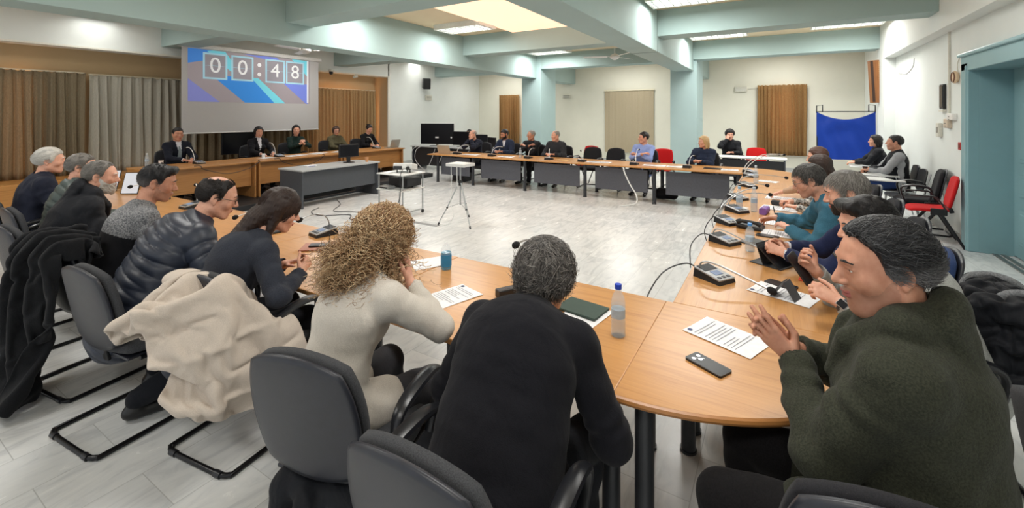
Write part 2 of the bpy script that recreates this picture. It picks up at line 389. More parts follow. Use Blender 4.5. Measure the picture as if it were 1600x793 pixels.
def corner_table(cx, cy, sy, label, spots):
    t = thing('corner_table', label, 'table', (cx, cy, 0)); n = 24
    pts = [(0, 0)] + [(.96*math.sin(PI/2*k/n), sy*.965*math.cos(PI/2*k/n)) for k in range(n+1)]
    b = B(); pts = pts if sy < 0 else pts[::-1]; table_top(b, pts); b.obj('tabletop', M_wood, t)
    q = pts[1:] if sy < 0 else pts[:-1]
    b = B(); b.tube([(x*1.001, y*1.001, TZ-.014) for x, y in q], .0139, n=8); b.obj('edge_band', M_edge, t)
    legs(t, [(x-cx, y-cy) for x, y in spots]); return t
corner_table(-.53, 2.597, -1, 'rounded quarter-circle beech corner table with the phone lying on it', [(-.44, 1.74), (-.40, 2.50), (.30, 2.50)])
corner_table(-.53, 8.903, 1, 'rounded quarter-circle beech corner table at the far end by the red chair', [(-.44, 9.75), (.30, 9.05)])

# ------------------------------------------------------------------ presidium on the left
pm = thing('platform', 'low black platform under the wooden presidium desks', 'platform', (-9.9, 6.2, 0)); b = B(); b.box((0, 0, .05), (2.9, 6.9, .1), bev=.006); b.obj('step', plain('platform_black', (30, 31, 34), .5), pm)
def podium(y0, y1, label):
    t = thing('presidium_desk', label, 'desk', (-9.5, (y0+y1)/2, .1), 0); L = y1-y0-.03
    b = B(); b.box((0, 0, .725), (.92, L, .03), bev=.004); b.obj('desktop', M_podium, t)
    for s in (-1, 1): b = B(); b.box((-.02, s*(L/2-.03), .355), (.84, .035, .71), bev=.003); b.obj('side_panel', M_podium, t)
    b = B(); b.box((.30, 0, .47), (.025, L-.12, .46), bev=.003); b.obj('front_panel', M_podium, t)
podium(3.15, 5.02, 'wooden presidium desk at which the man in the suit sits'); podium(5.02, 7.1, 'wooden presidium desk heaped with papers before three women'); podium(7.1, 9.15, 'wooden presidium desk with the laptop at its far end')
t = thing('office_desk', 'grey-topped desk with dark grey front standing before the presidium', 'desk', (-8.02, 5.98, 0))
b = B(); b.box((0, 0, .72), (.78, 1.9, .03), bev=.003); b.obj('desktop', plain('grey_laminate', (176, 178, 178), .4), t)
for s in (-1, 1): b = B(); b.box((0, s*.91, .352), (.72, .035, .705), bev=.003); b.obj('side_panel', plain('dark_laminate', (70, 74, 80), .45), t)
b = B(); b.box((.30, 0, .47), (.02, 1.78, .45)); b.obj('front_panel', plain('dark_laminate', (70, 74, 80), .45), t)
b = B(); b.box((-.1, 0, .06), (.06, 1.78, .04)); b.obj('foot_rail', plain('dark_laminate', (70, 74, 80), .45), t)
t = thing('computer_desk', 'dark-fronted equipment desk with grey top behind the far table row', 'desk', (-8.75, 11.15, 0))
b = B(); b.box((0, 0, .735), (3.3, .8, .03), bev=.004); b.obj('desktop', plain('grey_laminate', (176, 178, 178), .4), t)
for s in (-1.6, 0, 1.6): b = B(); b.box((s, 0, .36), (.03, .7, .72)); b.obj('side_panel', plain('dark_laminate', (70, 74, 80), .45), t)
b = B(); b.box((0, -.28, .42), (3.2, .02, .58)); b.obj('front_panel', plain('near_black_laminate', (38, 40, 44), .5), t)
t = thing('white_desk', 'narrow white-topped desk in front of the black-haired person at the back', 'desk', (-.6, 11.75, 0))
b = B(); b.box((0, 0, .775), (1.65, .55, .03), bev=.004); b.obj('desktop', plain('white_laminate', (222, 222, 220), .4), t)
for s in (-.78, .78): b = B(); b.box((s, 0, .38), (.03, .5, .76)); b.obj('side_panel', plain('dark_laminate', (70, 74, 80), .45), t)
b = B(); b.box((0, -.22, .53), (1.55, .02, .40)); b.obj('front_panel', plain('near_black_laminate', (38, 40, 44), .5), t)

# ------------------------------------------------------------------ curtains
def curtain_mat(name, rgb, rgb2, trans=.35):
    t = NT(name); v = t.coord(); f = t.noise(t.coord((60, 60, 8)), 3, 4, .6)
    col = t.ramp(f, [(.3, lin(rgb2)), (.7, lin(rgb))]); t.set(Base_Color=col, Roughness=.9); t.p.inputs['Specular IOR Level'].default_value = .15
    t.bump(t.noise(v, 400, 2), .3, .001)
    tr = t.n('BsdfTranslucent'); t.l(col, tr.inputs['Color']); mx = t.n('MixShader'); mx.inputs[0].default_value = trans
    t.l(t.p.outputs[0], mx.inputs[1]); t.l(tr.outputs[0], mx.inputs[2]); t.l(mx.outputs[0], t.out.inputs['Surface']); MATS[name] = t.m; return t.m
def curtain(label, a, c, z0, z1, mat, folds, amp, seed, rail=None, group=None):
    rnd = random.Random(seed); a = Vector((*a, 0)); c = Vector((*c, 0)); L = (c-a).length; d = (c-a)/L; nrm = Vector((-d.y, d.x, 0)); mid = (a+c)/2
    t = thing('curtain', label, 'curtain', (mid.x, mid.y, 0), 0, group); ph = [rnd.uniform(0, 6) for _ in range(6)]
    def fn(u, v):
        z = z0+(z1-z0)*v; k = u*folds*2*PI
        w = math.sin(k+.9*math.sin(u*11+ph[0])+.35*math.sin(3*u*6.3+ph[1]))+.35*math.sin(2.3*k+ph[2]+v*.7)
        am = amp*(1-.45*v)*(1+.3*math.sin(u*9+ph[3])); sway = .012*math.sin(v*3+ph[4]+u*20)
        pinch = .006*math.sin(k*3) if v > .95 else 0
        p = a + d*(u*L+sway) + nrm*(am*w+pinch) - mid; return (p.x, p.y, z + (.012*math.sin(k+1) if v > .99 else 0))
    B().sheet(fn, int(folds*14), 14, .004).obj('drape', mat, t, sharp=False)
    b = B(); e = nrm*.02; b.tube([tuple(a-mid+e+Vector((0, 0, z1+.012))), tuple(c-mid+e+Vector((0, 0, z1+.012)))], .014, n=8); b.obj('curtain_rail', plain('rail_cream', (222, 214, 190), .5), t)
    return t
K1 = curtain_mat('curtain_taupe', (168, 154, 128), (134, 121, 98)); K2 = curtain_mat('curtain_grey_beige', (204, 200, 188), (182, 178, 164), .2); K3 = curtain_mat('curtain_bronze', (204, 174, 130), (168, 138, 98), .16); K4 = curtain_mat('curtain_rust', (184, 146, 98), (146, 110, 70), .3)
XC = -12.05
curtain('taupe pleated curtain at the far left edge of the wall', (XC, 1.3), (XC, 3.17), .58, 2.62, K1, 13, .045, 1)
curtain('pale grey-beige curtain between the taupe curtain and the projection screen', (XC, 3.23), (XC, 5.17), .58, 2.60, K2, 11, .045, 2)
curtain('dim taupe curtain hanging behind the projection screen', (XC, 5.22), (XC, 7.77), .58, 2.60, K1, 14, .045, 3)
curtain('bronze curtain to the right of the projection screen', (XC+.02, 7.83), (XC+.02, 10.72), .58, 2.60, K3, 18, .05, 4)
curtain('rust-brown curtain over the window on the far right wall', (-.50, YB-.12), (.83, YB-.12), .5, 2.72, K4, 11, .035, 5)
curtain('dark bronze curtain behind the left column on the far wall', (-10.42, YB-.12), (-9.42, YB-.12), .5, 2.62, K4, 8, .04, 6)
t = thing('roller_blind', 'flat beige blind on the far wall between the two columns', 'blind', (-4.72, YB-.06, 0))
def fnb(u, v): return (-.92+1.84*u, .006*math.sin(u*40)+.004*math.sin(u*93+1), .35+2.33*v)
B().sheet(fnb, 70, 6, .004).obj('fabric', curtain_mat('blind_beige', (196, 182, 156), (186, 171, 145), .15), t)
B().box((0, 0, 2.69), (1.88, .07, .05), bev=.01).obj('headrail', plain('rail_cream', (222, 214, 190), .5), t)

# ------------------------------------------------------------------ projection screen with the countdown
t = thing('projection_screen', 'large white projection screen showing a 00:48 countdown', 'projection screen', (-11.1, 6.15, 0))
W, z0, z1 = 3.34, 1.37, 3.27
M_scr = plain('screen_white', (196, 194, 194), .8, var=.01)
B().box((0, 0, (z0+z1)/2), (.006, W, z1-z0)).obj('fabric', M_scr, t)
B().tube([(0, -W/2, z0), (0, W/2, z0)], .016, n=10).obj('bottom_bar', plain('bar_white', (214, 214, 212), .4), t)
B().box((0, 0, z1+.05), (.1, W+.16, .1), bev=.02).obj('roller_case', plain('bar_white', (214, 214, 212), .4), t)
# picture area: (s 0..1 left to right as seen, h 0..1 bottom to top)
P0, P1, Q0, Q1 = -1.55, 1.40, 2.08, 3.26
def pic(pts, name, m, k):
    b = B(); b.prism([(P0+(P1-P0)*s, Q0+(Q1-Q0)*h) for s, h in pts], 0, .0008, Matrix(((0,0,1,.004+.001*k), (1,0,0,0), (0,1,0,0), (0,0,0,1)))); return b.obj(name, m, t)
def scrm(n, c): return emit('projected_'+n, c, .22)
pic([(0, 0), (1, 0), (1, 1), (0, 1)], 'projected_background', scrm('taupe', (160, 150, 156)), 0)
pic([(.0, .72), (.0, 1), (.17, 1), (.22, .86)], 'blue_shape', scrm('blue', (70, 140, 226)), 1)
pic([(.13, .98), (.17, 1), (.26, 1), (.36, .66), (.3, .62)], 'cyan_band', scrm('cyan', (120, 214, 232)), 2)
pic([(.40, 1), (.68, 1), (.78, .8), (.62, .92)], 'periwinkle_shape', scrm('periwinkle', (120, 136, 222)), 1)
pic([(.0, .0), (.0, .43), (.22, .0)], 'violet_triangle', scrm('violet', (134, 140, 210)), 1)
pic([(.16, .52), (.46, .52), (.72, .0), (.41, .0)], 'azure_band', scrm('azure', (52, 140, 226)), 1)
pic([(.46, .52), (.52, .52), (.76, .0), (.66, .0)], 'cyan_stripe', scrm('cyan', (120, 214, 232)), 2)
pic([(.74, .45), (.98, .45), (.98, .0), (.96, .0)], 'periwinkle_wedge', scrm('periwinkle', (120, 136, 222)), 1)
pic([(.82, 1), (.98, 1), (.98, .62)], 'cyan_corner', scrm('cyan', (120, 214, 232)), 2)
pic([(.97, .02), (.985, .02), (.985, 1), (.97, 1)], 'white_edge', scrm('white', (240, 242, 244)), 3)
for d, s0 in (('0', .10), ('0', .305), ('4', .58), ('8', .765)):
    o = pic([(s0, .44), (s0+.175, .44), (s0+.175, .95), (s0, .95)], 'digit_frame', scrm('pale_cyan', (170, 214, 232)), 4)
    pic([(s0+.014, .475), (s0+.161, .475), (s0+.161, .915), (s0+.014, .915)], 'digit_card', scrm('card', (150, 146, 154)), 5)
    pic([(s0+.014, .70), (s0+.161, .70), (s0+.161, .705), (s0+.014, .705)], 'flap_line', scrm('pale_cyan', (170, 214, 232)), 6)
    text_mesh(d, .50, 'digit', scrm('white', (240, 242, 244)), t, (.0115, P0+(P1-P0)*(s0+.0875), Q0+(Q1-Q0)*.70), (PI/2, 0, PI/2))
for h in (.60, .80):
    b = B(); b.lathe([(.001, 0), (.048, 0), (.048, .001), (.001, .001)], 20); b.obj('colon_dot', scrm('white', (240, 242, 244)), t, (.0115, P0+(P1-P0)*.528, Q0+(Q1-Q0)*h), (0, PI/2, 0))

# ------------------------------------------------------------------ fixtures on walls and ceiling
M_off = plain('fixture_cream', (214, 212, 200), .5)
t = thing('loudspeaker', 'small black loudspeaker high on the left wall', 'loudspeaker', (XL+.24, 12.6, 2.95), R(52))
B().box((0, 0, 0), (.28, .28, .40), (R(8), 0, 0), .03).obj('cabinet', M_black, t); B().box((0, -.145, 0), (.23, .01, .34), (R(8), 0, 0), .004).obj('grille', plain('grille_dark', (18, 18, 20), .7), t)
B().tube([(0, .1, 0), (0, .2, -.02), (0, .315, -.02)], .015).obj('bracket', M_black, t)
def wallbox(name, label, cat, loc, rz, size, m, deco=None):
    t = thing(name, label, cat, loc, rz); B().box((0, 0, 0), size, bev=min(size)*.2).obj('case', m, t)
    if deco: deco(t)
    return t
def slots(w, n, mm):
    def f(t):
        for k in range(n): B().box((0, -.035, -.04+.04*k), (w, .008, .012)).obj('slot', mm, t)
    return f
M_slot = plain('slot_grey', (150, 148, 140), .6)
wallbox('wall_vent', 'small cream wall box under the black loudspeaker', 'wall box', (XL+.028, 12.95, 2.43), PI/2, (.34, .06, .18), M_off, slots(.26, 3, M_slot))
wallbox('wall_vent', 'small grey wall box right of the left column', 'wall box', (-7.25, YB-.028, 2.50), 0, (.34, .06, .14), M_off, slots(.26, 3, M_slot))
wallbox('emergency_light', 'flat cream emergency light beside the rust-brown curtain', 'emergency light', (-.98, YB-.028, 2.62), 0, (.36, .06, .18), M_off, slots(.30, 2, plain('diffuser_pale', (232, 232, 226), .3)))
tag(B().box((0, 0, 0), (.30, .02, .03)).obj('cable_duct', M_off, None, (-.64, YB-.008, 2.63)), 'cream cable duct between emergency light and rust-brown curtain', 'cable duct')
t = thing('column_loudspeaker', 'tall wooden slatted column loudspeaker in the far right corner', 'loudspeaker', (1.97, 13.05, 2.55), R(12))
B().box((0, 0, 0), (.18, .14, .98), (0, R(-3), 0), .008).obj('cabinet', wood('speaker_wood', (150, 98, 56), (112, 68, 36), 2), t)
b = B()
for k in range(22): b.box((.074+.0025*(k-11)*-.44, -.075, -.44+.042*k), (.03, .02, .024), bev=.004)
b.obj('grille', plain('grille_gold', (196, 164, 118), .5), t)
B().box((-.06, -.076, 0), (.05, .01, .94), (0, R(-3), 0)).obj('dark_trim', plain('trim_dark_brown', (52, 32, 22), .5), t)
B().box((.09, .05, .3), (.1, .04, .04)).obj('bracket', M_black, t)
M_red = plain('alarm_red', (176, 44, 44), .4); M_bell = plain('bell_cream', (222, 196, 164), .4)
t = thing('fire_call_point', 'small red fire alarm call point beside the teal door', 'alarm', (XR-.02, 8.5, 1.35), -PI/2); B().box((0, 0, 0), (.11, .045, .11), bev=.008).obj('case', M_red, t); B().box((0, -.024, 0), (.06, .006, .06)).obj('glass', plain('alarm_dull', (150, 90, 86), .2), t)
t = thing('wall_panel', 'narrow black panel on the right wall above the white boxes', 'panel', (XR-.02, 9.29, 2.07), -PI/2); B().box((0, 0, 0), (.18, .04, .38), bev=.006).obj('frame', M_black, t); B().box((0, -.022, .0), (.14, .006, .33)).obj('pane', plain('panel_dark', (50, 48, 46), .25), t); B().box((0, 0, -.22), (.2, .05, .03)).obj('base', M_off, t)
t = thing('siren', 'round cream alarm sounder with brown ring high beside the door', 'alarm', (XR-.002, 8.70, 2.33), -PI/2)
b = B(); b.lathe([(.0, 0), (.07, 0), (.09, .03), (.085, .05), (.0, .055)], 24); b.obj('housing', M_bell, t, rot=(PI/2, 0, 0))
B().tube([(.07*math.cos(a), -.055, .07*math.sin(a)) for a in [2*PI*k/24 for k in range(24)]], .008, closed=True).obj('ring', plain('ring_brown', (112, 74, 50), .4), t)
B().tube(spline([(0, 0, .08), (.02, -.01, .18), (.06, 0, .26), (.1, .01, .2)], 6), .005).obj('cable', M_off, t)
tag(B().box((0, 0, 0), (.025, .03, 1.55)).obj('cable_duct', M_off, None, (XR-.013, 9.02, 2.45)), 'white vertical cable duct on the right wall', 'cable duct')
wallbox('junction_box', 'white junction box at the foot of the vertical cable duct', 'wall box', (XR-.028, 8.86, 1.76), -PI/2, (.26, .06, .10), plain('box_white', (232, 230, 226), .4), slots(.03, 2, M_slot))
wallbox('thermostat', 'beige control box on the right wall below the cable duct', 'wall box', (XR-.028, 9.03, 1.66), -PI/2, (.18, .06, .14), plain('box_beige', (206, 190, 170), .45), slots(.05, 2, M_slot))
wallbox('wall_switch', 'pale switch box lowest and leftmost on the right wall', 'switch', (XR-.025, 9.45, 1.55), -PI/2, (.15, .05, .22), M_off, lambda t: B().box((0, -.028, 0), (.07, .008, .09), bev=.002).obj('rocker', M_slot, t))
t = wallbox('wall_socket', 'white wall socket with a plug behind the red chair', 'socket', (XR-.02, 9.2, .82), -PI/2, (.09, .04, .09), plain('box_white', (232, 230, 226), .4)); B().cyl((0, -.02, 0), (0, -.07, 0), .022, .017).obj('plug', plain('box_white', (232, 230, 226), .4), t); B().tube(spline([(0, -.06, 0), (.04, -.07, -.05), (.1, -.05, -.2), (.14, -.02, -.5), (.1, -.03, -.79)], 8), .006).obj('cord', plain('box_white', (232, 230, 226), .4), t)
tag(B().tube(spline([(XR-.004, 12.2, 2.66), (XR-.004, 11.6, 2.6), (XR-.004, 11.1, 2.7), (XR-.004, 11.0, 2.85)], 10), .006).obj('cable', M_slot), 'thin loose cable drooping on the upper right wall', 'cable')
for y, lb in ((8.55, 'dome security camera beside the top of the projection screen'), ):
    t = thing('security_camera', lb, 'camera', (XL+.08, y, 3.05)); B().box((0, 0, .06), (.16, .12, .06), bev=.015).obj('mount', M_off, t); B().sph((0, 0, .0), (.06, .06, .06)).obj('dome', M_black, t)
t = thing('security_camera', 'white bullet security camera above the bronze curtain', 'camera', (XL+.06, 9.45, 3.04)); B().cyl((0, 0, .03), (.06, -.02, -.02), .015).obj('mount', M_off, t); B().cyl((.02, .05, -.03), (.09, -.12, -.07), .04).obj('barrel', M_off, t)
def fan(label, loc, rz):
    t = thing('ceiling_fan', label, 'fan', loc, rz); m = plain('fan_white', (226, 228, 226), .35)
    up = ZC-loc[2]
    B().cyl((0, 0, .06), (0, 0, up), .012).obj('rod', m, t); B().lathe([(.02, .08), (.07, .06), (.12, .02), (.13, -.02), (.09, -.06), (.03, -.09), (0, -.09)]).obj('motor', m, t)
    B().lathe([(.055, up-.10), (.06, up-.04), (.03, up)], 16).obj('canopy', m, t)
    for k in range(3):
        a = 2*PI*k/3; b = B(); b.box((.38*2*.5+.12, 0, 0), (.62, .13, .008), (R(10), 0, 0), .003); b.box((.15, 0, 0), (.14, .03, .01)); b.obj('blade', m, t, rot=(0, 0, a))
fan('white ceiling fan hanging before the middle beam', (-3.6, 11.2, 3.30), R(75)); fan('white ceiling fan hanging in front of the projection screen', (-9.5, 6.35, 3.30), R(40))

# ------------------------------------------------------------------ blue banner on its stand
t = thing('banner_stand', 'blue cloth hung on a black tubular stand in the far right corner', 'banner', (1.55, 14.2, 0))
B().tube([(-.62, 0, 1.86), (.62, 0, 1.86)], .012).obj('crossbar', M_black, t)
for s in (-1, 1):
    B().tube([(s*.60, 0, 0), (s*.60, 0, 1.80)], .014).obj('post', M_black, t); B().tube([(s*.61, 0, 1.82), (s*.61, 0, 2.02), (s*.48, 0, 2.04), (s*.48, 0, 1.86)], .014, n=8).obj('hook', M_black, t)
    B().tube([(s*.60, -.3, .015), (s*.60, .3, .015)], .014).obj('foot', M_black, t)
def fb(u, v):
    x = (u-.5)*1.22; sag = .20*(1-(2*u-1)**2)*v**2.2; wv = .05*math.sin(u*14+v*5)*(.4+.6*(1-v))+.045*math.cos((v*3.2+2*(u-.5)**2*3)*3.2)*(1-(2*u-1)**2)*v
    return (x, -.03+wv, .62+1.24*v-sag)
B().sheet(fb, 60, 40, .004).obj('cloth', cloth('blue_cloth', (26, 66, 168), (20, 54, 146), 300, rough=.55, fold=.15, sheen=.05), t)

# ------------------------------------------------------------------ projector trolley and tripod
M_white = plain('white_enamel', (226, 228, 226), .35); M_chrome = plain('grey_tube', (178, 182, 184), .3, .6); M_dark = plain('dark_device', (34, 35, 38), .45)
t = thing('projector_trolley', 'white two-shelf projector trolley on casters in the middle of the room', 'trolley', (-5.82, 5.78, 0))
for z in (.735, .46): B().box((0, 0, z), (.64, .58, .022), bev=.008).obj('shelf', M_white, t)
for sx in (-1, 1):
    for sy in (-1, 1):
        B().tube([(sx*.29, sy*.25, .06), (sx*.29, sy*.25, .75)], .013, n=10).obj('leg', M_chrome, t)
        B().lathe([(.0, -.012), (.03, -.012), (.034, 0), (.03, .012), (.0, .012)], 16).obj('caster', M_black, t, (sx*.29, sy*.25, .034), (0, PI/2, 0))
    B().tube([(sx*.29, -.25, .075), (sx*.29, .25, .075)], .012).obj('rail', M_chrome, t)
t = thing('projector', 'white projector tilted up on top of the trolley', 'projector', (-5.78, 5.85, .748), R(25))
B().box((0, 0, .10), (.36, .30, .10), (R(-10), 0, 0), .015).obj('body', M_white, t); B().box((-.09, -.152, .088), (.16, .012, .07), (R(-10), 0, 0), .004).obj('vent', M_dark, t); B().cyl((.1, -.13, .09), (.1, -.175, .08), .035).obj('lens', M_black, t)
for s in (-.12, .12): B().cyl((s, -.1, 0), (s, -.1, .08), .01).obj('foot', M_black, t)
B().cyl((0, .1, 0), (0, .1, .05), .01).obj('foot', M_black, t)
t = thing('amplifier', 'black box unit under the top shelf of the trolley', 'device', (-5.82, 5.88, .472)); B().box((0, 0, .10), (.46, .36, .15), bev=.008).obj('case', M_dark, t); B().box((0, -.182, .10), (.42, .008, .11)).obj('front', M_black, t)
for sx in (-1, 1): B().cyl((sx*.18, 0, 0), (sx*.18, 0, .03), .015).obj('foot', M_black, t)
t = thing('media_player', 'small silver player on the lower trolley shelf', 'device', (-5.97, 5.58, .472)); B().box((0, 0, .025), (.24, .16, .045), bev=.006).obj('case', plain('silver_case', (176, 178, 178), .35, .5), t); B().box((0, -.081, .02), (.18, .005, .022)).obj('front', M_black, t)
tag(B().sheet(lambda u, v: (-6.08+.2*u, 5.56+.13*v, .752+.004*math.sin(u*7)+.01*u*v), 6, 6, .002).obj('paper_sheet', plain('paper_white', (238, 238, 240), .6)), 'crumpled paper sheet on the trolley beside the projector', 'paper')
t = thing('tripod_table', 'small white tray table on a silver tripod in the middle of the room', 'tripod', (-4.47, 5.78, 0))
b = B(); b.box((0, 0, .965), (.38, .30, .05), bev=.006); b.obj('tray', M_white, t)
B().cyl((0, 0, .30), (0, 0, .94), .013).obj('centre_column', M_chrome, t); B().lathe([(.03, .62), (.035, .66), (.03, .70), (.02, .71)], 16).obj('collar', M_dark, t)
for fx, fy in ((-.22, -.30), (.38, -.24), (-.12, .40)):
    lg = B().tube([(fx*.08, fy*.08, .66), (fx*.6, fy*.6, .27), (fx, fy, .02)], [.011, .010, .007], 10).obj('leg', M_chrome, t)
    B().cyl((fx, fy, 0), (fx*.96, fy*.96, .04), .014).obj('rubber_foot', M_black, lg); B().sph((fx*.6, fy*.6, .27), .017, 10, 8).obj('clamp', M_dark, lg)
    B().tube([(0, 0, .33), (fx*.6, fy*.6, .27)], .005, 8).obj('brace', M_chrome, t)
for sx in (-.06, .06): B().tube([(sx, -.17, .945), (sx, -.16, .62)], .006, 8).obj('strap', M_white, t)
B().tube(spline([(-.06, -.16, .62), (-.04, -.2, .35), (.06, -.25, .18), (-.02, -.3, .04), (-.22, -.3, .012)], 8), .004, 6).obj('cord', M_white, t)
# ------------------------------------------------------------------ chairs
M_shell = plain('chair_shell', (40, 42, 50), .38, bump=.15, bscale=700, var=.1); M_fab = cloth('chair_fabric', (74, 75, 78), (54, 55, 58), 320, bump=.6, fold=.05); M_fabd = cloth('chair_fabric_dark', (44, 44, 48), (32, 32, 35), 320, fold=.05)
M_tube = plain('black_tube', (22, 22, 25), .3, .3); M_arm = plain('arm_plastic', (30, 31, 35), .32)
M_redf = cloth('red_fabric', (206, 34, 36), (178, 24, 28), 320, fold=.05); M_bluef = cloth('blue_fabric', (54, 74, 116), (42, 58, 96), 320, fold=.05)
def sq(u, v, k=.5):
    a, b = 2*u-1, 2*v-1; return (a*(1-k)+k*a*math.sqrt(1-b*b/2), b*(1-k)+k*b*math.sqrt(1-a*a/2))
def pad(w, h, t, place, k=.62, n=22):
    """cushion: rounded outline w x h, thickness t that thins to the rim; place(x,y)->point"""
    b = B()
    def th(u, v): m = max(abs(2*u-1), abs(2*v-1)); return t*(1-.55*m**7)
    return b.sheet(lambda u, v: place(*[q*s_/2 for q, s_ in zip(sq(u, v, k), (w, h))]), n, n, th)
def armchair(label, loc, rz, fab=None, group=None, shell=True, arms=True):
    fab = fab or M_fab
    t = thing('conference_chair', label, 'chair', loc, rz, group); s = 1.04
    bk = lambda off: (lambda x, y: (x, -.27*s-.20*(y+.0)+off+.32*x*x-.10*max(0, y-.1)**2, .70*s+y))
    pad(.46, .48, .062, bk(.018)).obj('backrest', fab, t, sharp=False)
    if shell: pad(.465, .485, .030, bk(-.026)).obj('back_shell', M_shell, t, sharp=False)
    pad(.50, .50, .075, lambda x, y: (x, y+.0, .465*s-.02*(abs(y)/.25)**3*(1 if y > 0 else -.6))).obj('seat', fab, t, sharp=False)
    B().box((0, 0, .422*s), (.42, .42, .016), bev=.006).obj('seat_pan', M_shell, t)
    B().box((0, -.235, .49*s), (.07, .02, .22), (R(10), 0, 0), .006).obj('back_support', M_tube, t)
    for sx in (-1, 1):
        if not arms: break
        p = spline([(sx*.262, -.13, .43*s), (sx*.285, -.16, .60*s), (sx*.288, -.13, .675*s), (sx*.288, 0, .70*s), (sx*.286, .12, .69*s), (sx*.284, .185, .63*s), (sx*.262, .13, .43*s)], 7)
        n = len(p); B().tube(p, [.017+.010*math.exp(-((i/n-.5)/.24)**2) for i in range(n)], 10, flat=(1.15, .75)).obj('armrest', M_arm, t)
    q = [(-.225, -.16, .415*s), (-.225, .19, .415*s), (-.235, .245, .39*s), (-.238, .25, .33*s), (-.245, .24, .07), (-.245, .215, .022), (-.245, .16, .0135), (-.245, -.30, .0135), (-.235, -.355, .0135), (-.19, -.375, .0135)]
    B().tube(spline(q, 4)+[Vector((-x, y, z)) for x, y, z in reversed(spline(q, 4))], .0132, 10).obj('sled_frame', M_tube, t)
    for sx in (-1, 1): B().tube([(sx*.20, -.375, .0145), (sx*.155, -.375, .0145)], .0165, 10).obj('glide', M_arm, t)
    return t
CH = 'black cantilever conference chairs'
armchair('black-shelled chair of the curly-haired woman, seen from behind', (-1.50, 1.24, 0), R(13), group=None)
armchair('grey-fabric chair at the bottom centre behind the black blazer', (-.79, 1.12, 0), R(2))
armchair('grey chair with its back against the quilted jacket, second sled frame from the left', (-3.30, 1.17, 0), R(6))
armchair('chair buried under the folded beige coat', (-2.60, 1.46, 0), R(8))
armchair('chair hidden under the long draped black coat', (-4.06, 1.24, 0), R(8))
armchair('dark chair cut by the left edge of the photo behind the white-bearded man', (-5.0, 1.18, 0), R(4))
armchair('grey chair behind the man in the dark green quilted jacket', (-5.86, 1.36, 0), R(0))
armchair('chair under the white-haired man at the far left', (-6.68, 1.38, 0), R(0))
armchair('dark-backed chair at the bottom edge of the photo under the man in the green coat', (.20, 1.55, 0), R(6), M_fabd, arms=False)
armchair('grey fabric chair turned towards the door, cut by the lower right corner', (.98, 1.90, 0), R(-84), shell=False)
armchair('chair with the black grey-cuffed jacket over its back', (.64, 2.95, 0), R(100), M_fabd)
armchair('chair with a dark blue back behind the dark-haired men on the right', (.60, 3.72, 0), R(90), M_bluef)
armchair('chair under the man in the teal jacket', (.68, 4.70, 0), R(90), M_fabd)
armchair('chair under the woman in the patterned blouse', (.70, 5.62, 0), R(90), M_fabd)
armchair('chair under the brown-haired woman farthest along the side table', (.70, 6.62, 0), R(90), M_fabd)
for x, y, rz, lb in ((-7.32, 10.36, 180, 'chair under the bald man with his hand at his mouth'), (-6.30, 10.36, 180, 'chair under the dark-haired man in the blue jacket'), (-5.52, 10.36, 180, 'chair under the man with folded arms'),
                 (-4.78, 10.36, 178, 'chair under the balding man in the grey-black jacket'), (-3.92, 10.22, 184, 'left one of the two empty dark chairs at the far table'), (-3.36, 10.20, 176, 'right one of the two empty dark chairs at the far table'),
                 (-2.60, 10.36, 180, 'chair under the man in the light blue shirt'), (-1.28, 10.36, 180, 'chair under the blonde woman in the navy jacket'), (-1.0, 12.75, 180, 'chair under the black-haired person at the back')):
    armchair(lb, (x, y, 0), R(rz), M_fabd)
for x, y, lb in ((-10.42, 4.08, 'black chair of the man in the suit'), (-10.42, 5.72, 'black chair of the woman in the white collar'), (-10.42, 6.64, 'black chair of the woman in dark green'), (-10.42, 7.78, 'black chair of the woman in the olive jacket'), (-10.42, 8.82, 'black chair of the woman in black with her hair tied up')):
    armchair(lb, (x, y, .1), R(-90), M_fabd)
def red_chair(label, loc, rz):
    t = thing('red_chair', label, 'chair', loc, rz)
    pad(.46, .44, .05, lambda x, y: (x, -.26-.22*y+.35*x*x, .72+y), .45).obj('backrest', M_redf, t, sharp=False)
    pad(.48, .46, .05, lambda x, y: (x, y, .475-.03*max(0, y/.23)**3+.02*max(0, -y/.23)**2), .45).obj('seat', M_redf, t, sharp=False)
    B().box((0, -.22, .49), (.40, .05, .07), (R(-20), 0, 0), .01).obj('back_bracket', M_tube, t)
    for sx in (-1, 1):
        x = sx*.265
        B().tube([(x, -.06, .46), (x*1.04, .25, .012)], [.015, .011], 8, flat=(.7, 1.4)).obj('leg', M_tube, t); B().tube([(x, -.10, .46), (x*1.04, -.34, .012)], [.015, .011], 8, flat=(.7, 1.4)).obj('leg', M_tube, t)
        B().box((x, -.09, .47), (.03, .17, .09), bev=.01).obj('side_plate', M_tube, t)
        B().tube(spline([(x, -.16, .50), (x, -.12, .58), (x, -.06, .665), (x, .02, .675), (x, .2, .672)], 6), [.013]*25, 8, flat=(1.7, .9)).obj('armrest', M_arm, t)
    B().tube([(-.265, -.07, .44), (.265, -.07, .44)], .012).obj('crossbar', M_tube, t)
    return t
red_chair('bright red chair standing empty against the right wall by the door', (1.84, 8.36, 0), R(84))
red_chair('red chair behind the far table left of the two empty dark chairs', (-4.35, 11.05, 0), R(165))
red_chair('red chair showing behind the shoulder of the man in the light blue shirt', (-2.36, 11.0, 0), R(185))
red_chair('red chair behind the narrow white-topped desk', (-.42, 12.55, 0), R(180))
